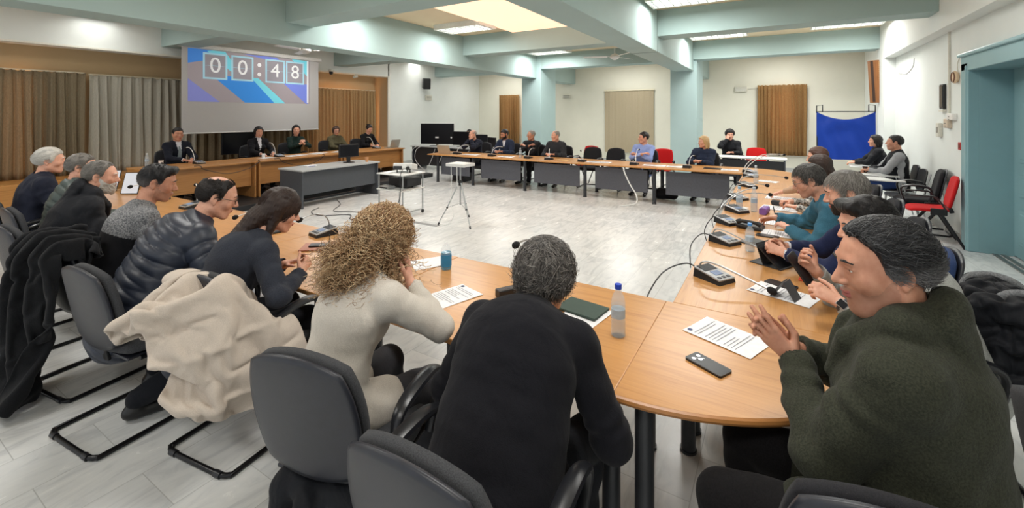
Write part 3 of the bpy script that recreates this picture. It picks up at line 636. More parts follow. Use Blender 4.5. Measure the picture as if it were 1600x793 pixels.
def tablet_chair(label, loc, rz, tab=True):
    t = thing('tablet_chair', label, 'chair', loc, rz)
    pad(.46, .36, .03, lambda x, y: (x, -.25-.18*y+.3*x*x, .74+y), .45).obj('backrest', M_black, t, sharp=False)
    pad(.46, .44, .035, lambda x, y: (x, y, .47), .45).obj('seat', M_black, t, sharp=False)
    for sx in (-1, 1):
        B().tube([(sx*.235, .20, .012), (sx*.225, .17, .46), (sx*.225, -.20, .46), (sx*.225, -.30, .86)], .011).obj('side_frame', M_chrome, t); B().tube([(sx*.225, -.16, .46), (sx*.235, -.27, .012)], .011).obj('leg', M_chrome, t)
    if tab:
        pts = [(-.30, -.02), (-.22, -.02), (-.20, .10), (-.02, .16), (.12, .18), (.14, .44), (-.28, .46), (-.32, .2)]
        o = B(); o.prism(pts, 0, .018); ob = o.obj('writing_tablet', M_white, t, (0, .03, .715)); 
        B().tube([(-.225, .0, .46), (-.29, .02, .60), (-.27, .06, .715)], .010).obj('tablet_arm', M_chrome, t)
    return t
tablet_chair('chair with a white writing tablet under the man in the dark vest', (1.83, 10.12, 0), R(90)); tablet_chair('chair with a white writing tablet under the woman in black by the blue cloth', (1.80, 11.52, 0), R(90))
tablet_chair('empty chair with white writing tablet held out before the man in the vest', (1.78, 9.45, 0), R(90)); 
armchair('empty black armchair against the right wall between the vest man and the red chair', (1.85, 9.05, 0), R(84), M_fabd)
# ------------------------------------------------------------------ implicit surfaces -> one continuous mesh
def nv(v): v = np.asarray(v, float); return v/(np.linalg.norm(v)+1e-12)
class SDF:
    def __init__(s, lo, hi, h):
        s.lo = np.array(lo, float); s.h = h; s.n = np.ceil((np.array(hi)-s.lo)/h).astype(int)+2
        s.D = np.full(s.n, .06, np.float32)
    def win(s, lo, hi):
        a = np.clip(np.floor((np.array(lo)-s.lo)/s.h).astype(int), 0, s.n-1); b = np.clip(np.ceil((np.array(hi)-s.lo)/s.h).astype(int)+1, 1, s.n)
        sl = tuple(slice(i, j) for i, j in zip(a, b))
        g = [(np.arange(i, j)*s.h+o).astype(np.float32) for i, j, o in zip(a, b, s.lo)]
        return sl, g[0][:, None, None], g[1][None, :, None], g[2][None, None, :]
    def comb(s, sl, d, k, mode):
        a = s.D[sl]
        if a.size == 0: return
        if mode == 'u':
            if k > 0: h = np.maximum(k-np.abs(a-d), 0)/k; s.D[sl] = np.minimum(a, d)-h*h*k*.25
            else: s.D[sl] = np.minimum(a, d)
        else:
            d = -d
            if k > 0: h = np.maximum(k-np.abs(a-d), 0)/k; s.D[sl] = np.maximum(a, d)+h*h*k*.25
            else: s.D[sl] = np.maximum(a, d)
    def cap(s, a, b, ra, rb=None, k=.02, sq=None, mode='u', fn=None):
        """tapered capsule a-b; sq=(axis, f): section flattened by f along axis; fn(t, X,Y,Z) -> extra radius"""
        rb = ra if rb is None else rb; a = np.asarray(a, float); b = np.asarray(b, float); m = max(ra, rb)+k+.03
        sl, X, Y, Z = s.win(np.minimum(a, b)-m, np.maximum(a, b)+m)
        if s.D[sl].size == 0: return
        x, y, z = X-np.float32(a[0]), Y-np.float32(a[1]), Z-np.float32(a[2]); v = b-a
        if sq is not None:
            ax = nv(sq[0]); g = 1/sq[1]-1; q = (x*ax[0]+y*ax[1]+z*ax[2])*np.float32(g)
            x, y, z = x+q*np.float32(ax[0]), y+q*np.float32(ax[1]), z+q*np.float32(ax[2]); v = v+ax*np.dot(v, ax)*g
        v = v.astype(np.float32); t = np.clip((x*v[0]+y*v[1]+z*v[2])/np.float32(max(v@v, 1e-12)), 0, 1)
        r = ra+(rb-ra)*t
        if fn is not None: r = r+fn(t, X, Y, Z)
        d = np.sqrt((x-t*v[0])**2+(y-t*v[1])**2+(z-t*v[2])**2)-r
        if sq is not None: d = d*np.float32((1+sq[1])/2)
        s.comb(sl, d, k, mode)
    def ell(s, c, r, k=.02, basis=None, mode='u'):
        c = np.asarray(c, float); r = np.asarray(r, float); m = r.max()+k+.03
        sl, X, Y, Z = s.win(c-m, c+m)
        if s.D[sl].size == 0: return
        x, y, z = X-np.float32(c[0]), Y-np.float32(c[1]), Z-np.float32(c[2])
        if basis is not None:
            Bm = np.asarray(basis, np.float32); x, y, z = [x*Bm[0, i]+y*Bm[1, i]+z*Bm[2, i] for i in range(3)]
        k0 = np.sqrt((x/r[0])**2+(y/r[1])**2+(z/r[2])**2); k1 = np.sqrt((x/r[0]**2)**2+(y/r[1]**2)**2+(z/r[2]**2)**2)
        s.comb(sl, (k0*(k0-1)/np.maximum(k1, 1e-6)).astype(np.float32), k, mode)
    def disp(s, fn):
        """add a displacement (positive = inwards) near the surface"""
        I = np.argwhere(np.abs(s.D) < .03); P = I*s.h+s.lo
        s.D[tuple(I.T)] += fn(P).astype(np.float32)
    def mesh(s):
        D = s.D; S = D < 0; n = s.n
        c = S[:-1, :-1, :-1].astype(np.int8)
        tot = np.zeros_like(c)
        for dx in (0, 1):
            for dy in (0, 1):
                for dz in (0, 1): tot += S[dx:n[0]-1+dx, dy:n[1]-1+dy, dz:n[2]-1+dz]
        A = np.argwhere((tot > 0) & (tot < 8)); idx = np.full(tot.shape, -1, np.int32); idx[tuple(A.T)] = np.arange(len(A))
        off = [(i, j, k) for i in (0, 1) for j in (0, 1) for k in (0, 1)]
        val = np.stack([D[A[:, 0]+o[0], A[:, 1]+o[1], A[:, 2]+o[2]] for o in off], 1)
        acc = np.zeros((len(A), 3)); cnt = np.zeros(len(A))
        for i in range(8):
            for j in range(i+1, 8):
                d = np.array(off[j])-np.array(off[i])
                if np.abs(d).sum() != 1: continue
                a, b = val[:, i], val[:, j]; m = (a < 0) != (b < 0); t = np.where(m, a/(a-b+1e-20*(a == b)), 0)
                acc += m[:, None]*(np.array(off[i])+t[:, None]*d); cnt += m
        V = (A+acc/cnt[:, None])*s.h+s.lo; Fs = []
        for ax in range(3):
            sl0 = [slice(1, -1)]*3; sl1 = [slice(1, -1)]*3; sl0[ax] = slice(0, -1); sl1[ax] = slice(1, None)
            a, b = S[tuple(sl0)], S[tuple(sl1)]; E = np.argwhere(a != b); fl = a[tuple(E.T)]
            o = np.ones(3, int); o[ax] = 0; E = E+o
            u, w = [(1, 2), (2, 0), (0, 1)][ax]; q = []
            for du, dw in ((0, 0), (1, 0), (1, 1), (0, 1)):
                G = E.copy(); G[:, u] -= du; G[:, w] -= dw; q.append(idx[tuple(G.T)])
            q = np.stack(q, 1); q = np.where(fl[:, None], q[:, ::-1], q); Fs.append(q[:, ::-1])
        F = np.concatenate(Fs); F = F[(F >= 0).all(1)]
        a, b, c = V[F[:, 0]], V[F[:, 1]], V[F[:, 2]]
        if len(F) and np.einsum('ij,ij->i', a, np.cross(b, c)).sum() < 0: F = F[:, ::-1]
        return V, F
def vnoise(P, sc, seed=0):
    """cheap smooth noise: sum of rotated sines, about -1..1"""
    r = np.random.RandomState(seed); o = np.zeros(len(P))
    for _ in range(7):
        d = r.normal(size=3); d /= np.linalg.norm(d); o += np.sin(P@d*sc*r.uniform(.6, 1.5)*6.28+r.uniform(0, 6.28))
    return o/4

# ------------------------------------------------------------------ people
HOOK = None
def skin(name, rgb):
    if name in MATS: return MATS[name]
    t = NT(name); c = lin(rgb); f = t.noise(t.coord(), 28, 4, .6)
    t.set(Base_Color=t.ramp(f, [(.32, (c[0]*.86, c[1]*.76, c[2]*.72)), (.62, c)]), Roughness=.48, Subsurface_Weight=.12, Subsurface_Scale=.02)
    t.p.inputs['Subsurface Radius'].default_value = (1, .35, .2); t.p.inputs['Specular IOR Level'].default_value = .4
    t.bump(t.noise(t.coord(), 500, 2), .12, .0006); MATS[name] = t.m; return t.m
HAIRBASE = {}
def hairm(name, cols, rough=.42, temple=None):
    if name in MATS: return MATS[name]
    if not name.endswith('_base'): HAIRBASE[name] = hairm(name+'_base', [cols[0], tuple((a+b)/2 for a, b in zip(*cols[:2]))], rough, temple)
    t = NT(name); g = t.n('NewGeometry'); s = t.noise(t.coord((160, 160, 9)), 3, 3)
    a = t.n('Math', operation='MULTIPLY_ADD'); t.l(g.outputs['Random Per Island'], a.inputs[0]); a.inputs[1].default_value = .6; 
    m2 = t.n('Math', operation='MULTIPLY'); t.l(s, m2.inputs[0]); m2.inputs[1].default_value = .4; t.l(m2.outputs[0], a.inputs[2])
    n = len(cols); col = t.ramp(a.outputs[0], [(.15+.7*i/max(1, n-1), lin(c)) for i, c in enumerate(cols)])
    if temple:                                                  # greying sides: where the hair itself is grey
        tc = t.n('TexCoord'); sx = t.n('SeparateXYZ'); t.l(tc.outputs['Object'], sx.inputs[0]); mr = t.n('MapRange'); t.l(sx.outputs['Z'], mr.inputs[0])
        for i_, v_ in ((1, .034), (2, -.012), (3, 0), (4, .7)): mr.inputs[i_].default_value = v_
        col = t.mix(mr.outputs[0], col, lin(temple))
    t.set(Base_Color=col, Roughness=rough)
    t.p.inputs['Specular IOR Level'].default_value = .35; t.bump(s, .5, .003); MATS[name] = t.m; return t.m
SK = {'a': (214, 162, 138), 'b': (200, 146, 120), 'c': (222, 170, 146), 'd': (182, 128, 102)}
M_eye = plain('eye_white', (226, 222, 214), .2); M_iris = plain('iris_dark', (46, 32, 24), .15); M_lens = glassy('spectacle_lens', (250, 250, 250), .0, 1.05)
M_shoe = plain('shoe_black', (24, 23, 24), .4); M_lip = plain('lip', (166, 92, 84), .4)
def rotz(v, a): c, s_ = math.cos(a), math.sin(a); return np.array([v[0]*c-v[1]*s_, v[0]*s_+v[1]*c, v[2]])
def ik(S, W, l1, l2, pole):
    d = W-S; L = np.linalg.norm(d); u = d/L; L = min(L, (l1+l2)*.995); W = S+u*L
    a = (l1*l1-l2*l2+L*L)/(2*L); h = math.sqrt(max(l1*l1-a*a, 0)); p = np.asarray(pole, float); p = nv(p-u*np.dot(p, u)); return S+u*a+p*h, W
# finger curls per pose: (index, middle, ring, little) base angle, then added per joint; thumb
POSE = {'relax': ((22, 26, 30, 34), 26), 'flat': ((4, 5, 6, 8), 6), 'grip': ((48, 52, 56, 60), 44), 'pinch': ((46, 40, 44, 50), 34), 'fist': ((72, 74, 76, 78), 66), 'clasp': ((38, 40, 42, 44), 46)}
def hand(d, W, f, n, side, s, pose='relax', spread=5):
    """palm, five separate fingers; f finger direction, n palm normal"""
    f = nv(f); n = nv(n - f*np.dot(n, f)); t = np.cross(f, n)*(1 if side > 0 else -1); base, per = POSE[pose]
    bx = ((.027, .094), (.0092, .099), (-.0092, .095), (-.0265, .086)); ln = (.074, .082, .076, .060)
    for i, (o, e) in enumerate(bx):
        kb = W+(f*e+t*o)*s; d.cap(W+(f*.012+t*o*.5)*s, kb, .0135*s, .0105*s, .012, (n, .85))
        ang = math.radians(base[i]); sp = math.radians(spread*(1.5-i)); g = nv(f*math.cos(sp)+t*math.sin(sp)); p = kb; r = .0092 if i < 3 else .0080
        for j, fr in enumerate((.46, .31, .23)):
            q = p+nv(g*math.cos(ang)+n*math.sin(ang))*ln[i]*fr*s
            d.cap(p, q, (r-.0006*j)*s, (r-.0006*(j+1))*s, .004); p = q; ang += math.radians(per)
    d.cap(W+(f*.03-t*.0)*s, W+(f*.07+n*.004)*s, .016*s, .016*s, .016, (n, .8))
    p = W+(f*.022+t*.024+n*.006)*s; g = nv(f*.75+t*.72+n*.30); q = p+g*.046*s; d.cap(p, q, .0135*s, .0108*s, .010)
    g2 = nv(f*.98+t*.22+n*(.25 if pose != 'flat' else .05)); r_ = q+g2*.032*s; d.cap(q, r_, .0105*s, .0092*s, .004); d.cap(r_, r_+nv(g2+n*.15)*.024*s, .0092*s, .0078*s, .004)
def headbasis(yaw, pitch, roll, th=0):
    y, p, r = math.radians(yaw), math.radians(pitch), math.radians(roll)
    m = Matrix.Rotation(y, 3, 'Z') @ Matrix.Rotation(-p, 3, 'X') @ Matrix.Rotation(r, 3, 'Y'); return np.array(m)
def face_sdf(d, T, hs, fem, fat, detail, v=0):
    """T maps head-local metres to grid coordinates"""
    Bm = T.B; P = T.p
    def C_(a, b, ra, rb=None, k=.02, mode='u'): d.cap(P(a), P(b), ra*hs, (ra if rb is None else rb)*hs, k*hs, mode=mode)
    def E_(c, r, k=.02, mode='u'): d.ell(P(c), np.array(r)*hs, k*hs, Bm, mode)
    w = .94 if fem else 1.0
    E_((0, -.012, .035), (.076, .097, .086), .01); E_((0, .024, -.008), (.064*w, .071, .088), .03)
    for s in (-1, 1):
        C_((s*.050*w, .0, -.055), (s*.022*w, .060, -.096), .024+fat*.012, .018+fat*.008, .03); E_((s*.042*w, .058, -.020), (.024+fat*.008, .026, .026), .025)
    E_((0, .074, -.098), (.020*w, .018, .017), .02); E_((0, .068, -.062), (.033, .027, .028), .02)
    if fat: E_((0, .035, -.105), (.045, .04, .025), .03)
    C_((-.034, .082, .030), (.034, .082, .030), .0105 if not fem else .008, k=.016)
    C_((0, .089, .018), (0, .112+v, -.022), .0075, .0118, .010); 
    for s in (-1, 1): E_((s*.0115, .101, -.027), (.0090, .0105, .0075), .006)
    if detail:
        for s in (-1, 1): E_((s*.031, .103, .010), (.019, .017, .0125), .014, 's')
        E_((0, .098, -.0525), (.021, .008, .0048), .005); E_((0, .096, -.0635), (.019, .008, .0058), .005); C_((-.02, .102, -.0575), (.02, .102, -.0575), .002, k=.003, mode='s')
        for s in (-1, 1): C_((s*.020, .0895, .0155), (s*.043, .083, .0135), .0040, k=.004); C_((s*.021, .089, .0025), (s*.042, .082, .0025), .0036, k=.004)
    for s in (-1, 1):
        E_((s*.077, -.014, .000), (.010, .018, .031), .008); 
        if detail: E_((s*.088, -.008, .003), (.009, .010, .018), .004, 's'); C_((s*.078, -.004, -.026), (s*.079, -.006, -.030), .007, k=.006)
class Frame:
    def __init__(s, c, Bm, hs): s.c = np.asarray(c, float); s.B = Bm; s.hs = hs
    def p(s, q): return s.c+s.B@(np.asarray(q, float)*s.hs)
    def inv(s, P): return ((P-s.c)@s.B)/s.hs
HL = {  # hairline height as a function of y (front .11 .. back -.11)
 'full': ((-.12, -.062), (-.06, -.055), (-.035, -.02), (-.02, .022), (.0, .030), (.018, -.012), (.030, -.012), (.040, .042), (.062, .068), (.12, .082)),
 'recede': ((-.12, -.062), (-.06, -.055), (-.035, -.02), (-.02, .022), (.0, .030), (.016, -.008), (.026, .0), (.036, .060), (.055, .088), (.12, .112)),
 'low': ((-.12, -.085), (-.05, -.08), (-.03, -.04), (-.015, .005), (.005, .02), (.02, -.02), (.034, -.01), (.045, .042), (.065, .066), (.12, .078)),
 'woman': ((-.12, -.09), (-.02, -.08), (.02, -.06), (.036, -.03), (.046, .03), (.066, .070), (.12, .084))}
def hair_cap(style, vox, hs, seed):
    """scalp-hugging mass in head-local metres (unscaled)"""
    d = SDF((-.2, -.42 if style.get('back') else -.24, -.5 if style.get('long') else -.2), (.2, .2, .22), vox); t = style.get('t', .012)
    d.ell((0, -.012, .035), (.076+t, .097+t, .086+t*1.1), .01)
    if style.get('low'): d.cap((0, -.05, -.03), (0, -.05, -.07), .06+t, .052+t, .02, ((0, 1, 0), .8))
    L = style.get('long')
    if L:
        w = style.get('w', .075)
        bk_ = style.get('back', 0); d.cap((0, -.045, .0), (0, -.07-bk_*.35, -L*.35), w+.018, w*.95, .03, ((0, 1, 0), .62)); d.cap((0, -.07-bk_*.35, -L*.35), (0, -.07-bk_, -L), w*.95, w*.72, .03, ((0, 1, 0), .62))
        for s in (-1, 1): d.cap((s*.066, -.004, .03), (s*.072, -.016, -L*.72), .027, .020, .03)
    if style.get('fringe'):
        d.cap((-.05, .075, .075), (.045, .08, .070), .022, .02, .02)
    if style.get('quiff'): d.cap((-.04, .065, .100), (.04, .06, .100), .022+style['quiff'], .022+style['quiff'], .03)
    if style.get('bun'): d.ell((0, -.11, .07), (.035, .035, .035), .01)
    hl = np.array(HL[style.get('hl', 'full')]); bald = style.get('bald', 0)
    I = np.argwhere(np.abs(d.D) < .055); P = I*d.h+d.lo
    line = np.interp(P[:, 1], hl[:, 0], hl[:, 1])
    if L: line = np.where((P[:, 1] < .035+.02*(P[:, 2] < -.02)*0), -9, line)
    cut = (line-P[:, 2])*.8
    if L or style.get('low'): cut = np.where((np.abs(P[:, 0]) < .055) & (P[:, 1] > .02) & (P[:, 2] < line), .05, cut)
    cut = cut + .003*vnoise(P, 45, seed)
    if bald: q = np.sqrt(((P[:, 0])/(.05*bald))**2+((P[:, 1]-style.get('by', -.015))/(.075*bald))**2); cut = np.where(P[:, 2] > .05, np.maximum(cut, (1-q)*.03), cut)
    D = np.maximum(d.D[tuple(I.T)] + style.get('fade', .75)*t*np.exp(-np.maximum(P[:, 2]-line, 0)/.016)*(line > -1), cut)
    az = np.arctan2(P[:, 0], P[:, 1]+.02); D += style.get('rg', .0022)*(np.sin(az*46+P[:, 2]*style.get('tw', 25)+2*vnoise(P, 14, seed)))*.6 + style.get('rg', .0022)*vnoise(P, 26, seed+1)
    d.D[tuple(I.T)] = D
    return d.mesh()
def strands(n, L, style, seed, r=.0011, steps=7, lift=.25, flow='crown', curl=None, off=.0):
    """tapered hair strands as thin 3-sided tubes, head-local metres"""
    g = np.random.RandomState(seed); P = []; c = np.array([0, -.012, .035]); rr = np.array([.076, .097, .086]); hl = np.array(HL[style.get('hl', 'full')]); bald = style.get('bald', 0); t = style.get('t', .012)
    while len(P) < n:
        v = g.normal(size=3); v /= np.linalg.norm(v); p = c+v*(rr+t*.6)
        if v[2] < -.75 or p[2] < np.interp(p[1], hl[:, 0], hl[:, 1])+(.004 if not style.get('long') else -.02): continue
        if bald and p[2] > .05 and (p[0]/(.05*bald))**2+((p[1]-style.get('by', -.015))/(.075*bald))**2 < 1: continue
        P.append(p)
    P = np.array(P); N = (P-c)/rr**2; N /= np.linalg.norm(N, axis=1, keepdims=True)
    if flow == 'back': F = np.tile([0, -1., .05], (n, 1))
    elif flow == 'down': F = np.stack([P[:, 0]*.8, np.full(n, -.12-style.get('back', 0)/max(style.get('long', 1), .1)*.9), -np.ones(n)], 1)
    elif flow == 'side': F = np.tile([.9, .35, .0], (n, 1))
    elif flow == 'fwd': F = np.tile([.15, 1, 0], (n, 1))
    else:
        k = np.array([0, -.06, .115]); F = P-k
    F = F+g.normal(size=(n, 3))*style.get('mess', .25)*np.linalg.norm(F, axis=1, keepdims=True)
    path = [P]; cur = P.copy(); Ls = L*g.uniform(.6, 1.15, n)[:, None]
    for i in range(steps-1):
        Nn = (cur-c)/rr**2; Nn /= np.linalg.norm(Nn, axis=1, keepdims=True)
        T = F-Nn*(F*Nn).sum(1, keepdims=True); T /= np.linalg.norm(T, axis=1, keepdims=True)+1e-6
        grav = style.get('grav', .25)*(i+1)/steps*2; dirv = T+Nn*lift*(1-i/steps)+np.array([0, 0, -grav]); dirv /= np.linalg.norm(dirv, axis=1, keepdims=True)
        cur = cur+dirv*Ls/(steps-1)
        e = (cur-c)/(rr+t+off); l = np.linalg.norm(e, axis=1, keepdims=True)
        cur = np.where(l < 1, c+e/np.maximum(l, 1e-6)*(rr+t+off), cur); path.append(cur)
    Q = np.stack(path, 1)
    if curl:
        cr, per = curl; ph = g.uniform(0, 6.28, (n, 1)); s_ = np.linspace(0, 1, steps)[None, :]*Ls/per*6.28*g.choice([-1, 1], (n, 1))+ph; amp = cr*g.uniform(.5, 1.3, (n, 1))*np.minimum(1, np.linspace(0, 1, steps)*4)[None, :]
        Nn = N[:, None, :]; Bn = np.cross(N, [0, 0, 1.]); Bn /= np.linalg.norm(Bn, axis=1, keepdims=True)+1e-6
        Q = Q+Nn*(amp*np.cos(s_))[..., None]+Bn[:, None, :]*(amp*np.sin(s_))[..., None]+np.array([0, 0, 1.])*(amp*.5*np.sin(s_*1.0+1))[..., None]
    T = np.gradient(Q, axis=1); T /= np.linalg.norm(T, axis=2, keepdims=True)+1e-9
    U = np.cross(T, np.array([.31, .52, .79])); U /= np.linalg.norm(U, axis=2, keepdims=True)+1e-9; Wv = np.cross(T, U)
    rad = r*g.uniform(.7, 1.3, (n, 1))*np.linspace(1, .25, steps)[None, :]**.7
    V = np.stack([Q+(U*math.cos(a)+Wv*math.sin(a))*rad[..., None] for a in (0, 2.094, 4.189)], 2).reshape(-1, 3)
    b = (np.arange(n)*steps*3)[:, None, None]+(np.arange(steps-1)*3)[None, :, None]; k = np.arange(3)[None, None, :]; k2 = (k+1) % 3
    Fc = np.stack(np.broadcast_arrays(b+k, b+k2, b+3+k2, b+3+k), -1).reshape(-1, 4)
    return V, Fc
def person(label, pos, head_deg, s=1.08, lean=15, hunch=0, twist=0, bend=0, head=(0, 0, 0), seat=.50, wl=None, wr=None, el=(-.7, -.2, -.7), er=(.7, -.2, -.7), hl=None, hr=None,
           top=('knit', None), pants=None, hair=None, hairmat=None, skn='a', fem=False, fat=0, bulk=0, vox=.009, feet=((-.13, .42), (.13, .42)), beard=None, glasses=None, stubble=0, collar=.0,
           vneck=None, shirt=None, tie=None, hood=False, group=None, nfw=.03, shoe=None, brow=None, short=0, extra=None, skirt=.0, knees=None, z=0):
    root = thing('person', label, 'person', (pos[0], pos[1], z), R(head_deg), group)
    dirv = lambda a: np.array([math.sin(R(bend))*.9, math.sin(R(a))*math.cos(R(bend)), math.cos(R(a))*math.cos(R(bend))])
    p0 = np.array([0, 0, seat+.10*s]); p1 = p0+.16*s*dirv(lean*.75); p2 = p1+.19*s*dirv(lean); N = p2+.165*s*dirv(lean*1.15+hunch); fw = rotz(np.array([0, math.cos(R(lean)), -math.sin(R(lean))]), R(twist)); rt = rotz(np.array([1., 0, 0]), R(twist))
    hc = N+(.165-short)*s*dirv((lean+hunch)*.6)+rotz(np.array([0, nfw*s, 0]), R(twist)); Bm = headbasis(*head); hs = s*(1.0 if fem else 1.05); HF = Frame(hc, Bm, hs)
    if HOOK: HOOK(locals()); return None
    fm = .92 if fem else 1.0; sh = .172*fm
    dn = -dirv(lean+hunch)
    Sh = [N+rt*sg*sh*s+dn*.060*s+fw*.012*s for sg in (-1, 1)]
    def loc(w, dflt): 
        if w is None: return np.array(dflt, float)*np.array([s, s, 1])
        return np.array(w, float)
    Wt = [loc(wl, (-.10, .40, .80)), loc(wr, (.10, .40, .80))]; El = []; Wr = []
    for i in range(2):
        e, w_ = ik(Sh[i], Wt[i], .295*s*fm, .262*s*fm, (el, er)[i]); El.append(e); Wr.append(w_)
    hips = [p0+np.array([sg*.088*s, .02*s, -.02*s]) for sg in (-1, 1)]; kn = []; an = []
    for i, sg in enumerate((-1, 1)):
        f = feet[i]; a = np.array([f[0]*s, f[1]*s, .085*s]); k_, a = ik(hips[i], a, .43*s, .42*s, (sg*.15, .7, .7) if knees is None else knees[i]); kn.append(k_); an.append(a)
    allp = np.array([p0, N, hc]+Sh+El+Wr+kn+an); lo, hi = allp.min(0)-.26*s, allp.max(0)+.26*s; lo[2] = max(lo[2], -.02)
    bk = 1+bulk; chest = ((p0+dn*.03, p1, .158*(1.04 if fem else 1)*s*(1+bulk*.8), .140*fm*s*bk, .74+bulk*.3), (p1, p2, .140*fm*s*bk, .160*fm*s*(1+bulk*.5), .74+bulk*.2), (p2, N+dn*.055*s, .160*fm*s*(1+bulk*.5), .105*fm*s, .70))
    def torso(d, off, k=.03, fns=(None,)*3):
        for (a, b, ra, rb, f), fn in zip(chest, fns): d.cap(a, b, ra+off, rb+off*1.0, k, (fw, min(.95, f)), fn=fn)
        for i in (0, 1): d.cap(N+dn*.045*s, Sh[i], .062*s*fm+off, .056*s*fm+off, .04)
        if fem:
            for sg in (-1, 1): d.ell(p2+rt*sg*.065*s+fw*.085*s-dn*(-.02*s), np.array([.06, .06, .06])*s+off*.6, .04)
    skm = skin('skin_'+skn, SK[skn])
    # ---- body: one continuous skin surface
    d = SDF(lo, hi, vox); torso(d, 0); d.cap(p0, p0+(N-p0)*.2, .13*s, k=.03, sq=(fw, .75))
    det = vox < .0075
    d.cap(HF.p((0, -.022, -.045)), N+dn*.02*s, (.046 if fem else .055)*s+fat*.01, (.052 if fem else .062)*s+fat*.01, .03)
    face_sdf(d, HF, hs, fem, fat, det)
    for i, sg in enumerate((-1, 1)):
        d.cap(Sh[i], El[i], .052*s*fm, .041*s*fm, .02); d.cap(El[i], Wr[i], .041*s*fm, .027*s*fm, .015)
        hd = (hl, hr)[i] or {}; f = hd.get('f'); f = nv(Wr[i]-El[i]) if f is None else np.array(f, float); n_ = np.array(hd.get('n', (0, -.2, -1)), float)
        hand(d, Wr[i], f, n_, sg, s*fm, hd.get('pose', 'relax'), hd.get('spread', 5))
        d.cap(hips[i], kn[i], .082*s, .058*s, .03); d.cap(kn[i], an[i], .056*s, .036*s, .02)
        d.cap(an[i]+np.array([0, -.03, -.045])*s, an[i]+np.array([sg*.02, .15, -.055])*s, .030*s, .026*s, .02)
    V, F = d.mesh(); body = link('body', fast_mesh('body', V, F), skm, root)
    if det:                                                     # lips take their own colour
        q = HF.inv(V); m = (np.abs(q[:, 0]) < .020) & (q[:, 1] > .088) & (q[:, 2] < -.0485) & (q[:, 2] > -.0685); body.data.materials.append(M_lip if not fem else plain('lipstick', (172, 74, 74), .35))
        mi = m[F].all(1).astype(np.int32)
        if stubble:
            body.data.materials.append(skin('stubble_'+skn, tuple(x*.86+y*.10 for x, y in zip(SK[skn], (70, 66, 66)))))
            ln = np.interp(q[:, 1], (-.02, .025, .045, .07, .09, .12), (.0, -.018, -.040, -.050, -.040, -.039)); ax = (q[:, 2] < ln+.002*vnoise(q, 90, 5)) & (q[:, 1] > .005) & (q[:, 2] > -.125); mi = np.where((mi == 0) & ax[F].all(1), 2, mi)
        body.data.polygons.foreach_set('material_index', mi)
    # ---- clothing
    kind, tm = top[0], top[1]; off = {'shirt': .012, 'knit': .018, 'blazer': .022, 'jacket': .028, 'puffer': .036, 'coat': .034}[kind]*s
    d = SDF(lo, hi, vox*1.1); L = np.linalg.norm(N-p0); rows = 9
    if kind == 'puffer':
        segs = (.17, .19, .12); acc = 0; fns = []
        for q in segs:
            fns.append((lambda a0, q_: (lambda t, X, Y, Z: (.016*(np.abs(np.sin((a0+q_*t)/.072*PI))**.55-.6)).astype(np.float32)))(acc, q)); acc += q
        torso(d, off, .012, fns); afn = [lambda t, X, Y, Z: (.013*(np.abs(np.sin(t*PI*4.4+.4))**.55-.6)).astype(np.float32), lambda t, X, Y, Z: (.013*(np.abs(np.sin(t*PI*3.8+.6))**.55-.6)).astype(np.float32)]
    else:
        torso(d, off); wr_ = {'knit': .004, 'shirt': .004, 'blazer': .003, 'jacket': .006, 'coat': .006}[kind]
        afn = [lambda t, X, Y, Z: (wr_*np.sin(t*19+3*np.sin(Z*21)+X*25)*np.clip(t*1.5, 0, 1)).astype(np.float32), lambda t, X, Y, Z: (wr_*np.sin(t*16+2*np.sin(X*19)+Z*30)*np.clip(1.3-t, .15, 1)).astype(np.float32)]
    if skirt: 
        for i in (0, 1): d.cap(hips[i], hips[i]+(kn[i]-hips[i])*skirt, .098*s+off*.7, .082*s+off*.7, .04)
    d.cap(p0+dn*.03*s, p0+dn*.075*s, .155*s*(1+bulk*.8)+off*.9, .150*s*(1+bulk*.8)+off*.9, .03, (fw, .76+bulk*.2))
    for i in (0, 1):
        d.cap(Sh[i], El[i], .055*s*fm+off*.85, .044*s*fm+off*.8, .03 if kind != 'puffer' else .018, fn=afn[0]); d.cap(El[i], Wr[i]+nv(El[i]-Wr[i])*.012, .044*s*fm+off*.8, .031*s*fm+off*.55, .02 if kind != 'puffer' else .012, fn=afn[1])
    nb = N+dn*.01*s; na = nv(HF.p((0, -.02, -.06))-nb)
    if collar:
        d.cap(nb, nb+na*collar*s, .075*s, .070*s, .025)
    if hood:                                                    # hood lying on the shoulders, with lapels in front
        up = na*.05*s
        for sg in (-1, 1):
            d.cap(N+fw*-.07*s+up, N+rt*sg*.105*s+fw*.0*s+up*.8, .066*s, .056*s, .012); d.cap(N+rt*sg*.105*s+up*.8, N+rt*sg*.07*s+fw*.115*s+dn*.03*s, .046*s, .034*s, .012)
            d.cap(N+rt*sg*.07*s+fw*.115*s+dn*.03*s, N+rt*sg*.05*s+fw*.165*s+dn*.13*s, .034*s, .020*s, .010)
        d.cap(N+fw*-.095*s+up*1.1, N+fw*-.135*s+dn*.12*s, .082*s, .045*s, .012, (fw, .6)); d.cap(N+rt*.05*s+fw*-.09*s+up, N+rt*.02*s+fw*-.125*s+dn*.10*s, .055*s, .04*s, .012, (fw, .6)); d.cap(N-rt*.05*s+fw*-.09*s+up, N-rt*.02*s+fw*-.125*s+dn*.10*s, .055*s, .04*s, .012, (fw, .6))
    nr = (.049 if fem else .058)*s+fat*.01+(.010 if collar else .006)
    d.cap(nb-na*.01*s+fw*.004, nb+na*.2*s, nr, nr+.004, .006, mode='s')
    for i in (0, 1): f = nv(Wr[i]-El[i]); d.cap(Wr[i]+f*.004, Wr[i]+f*.12, .045, .06, .002, mode='s')
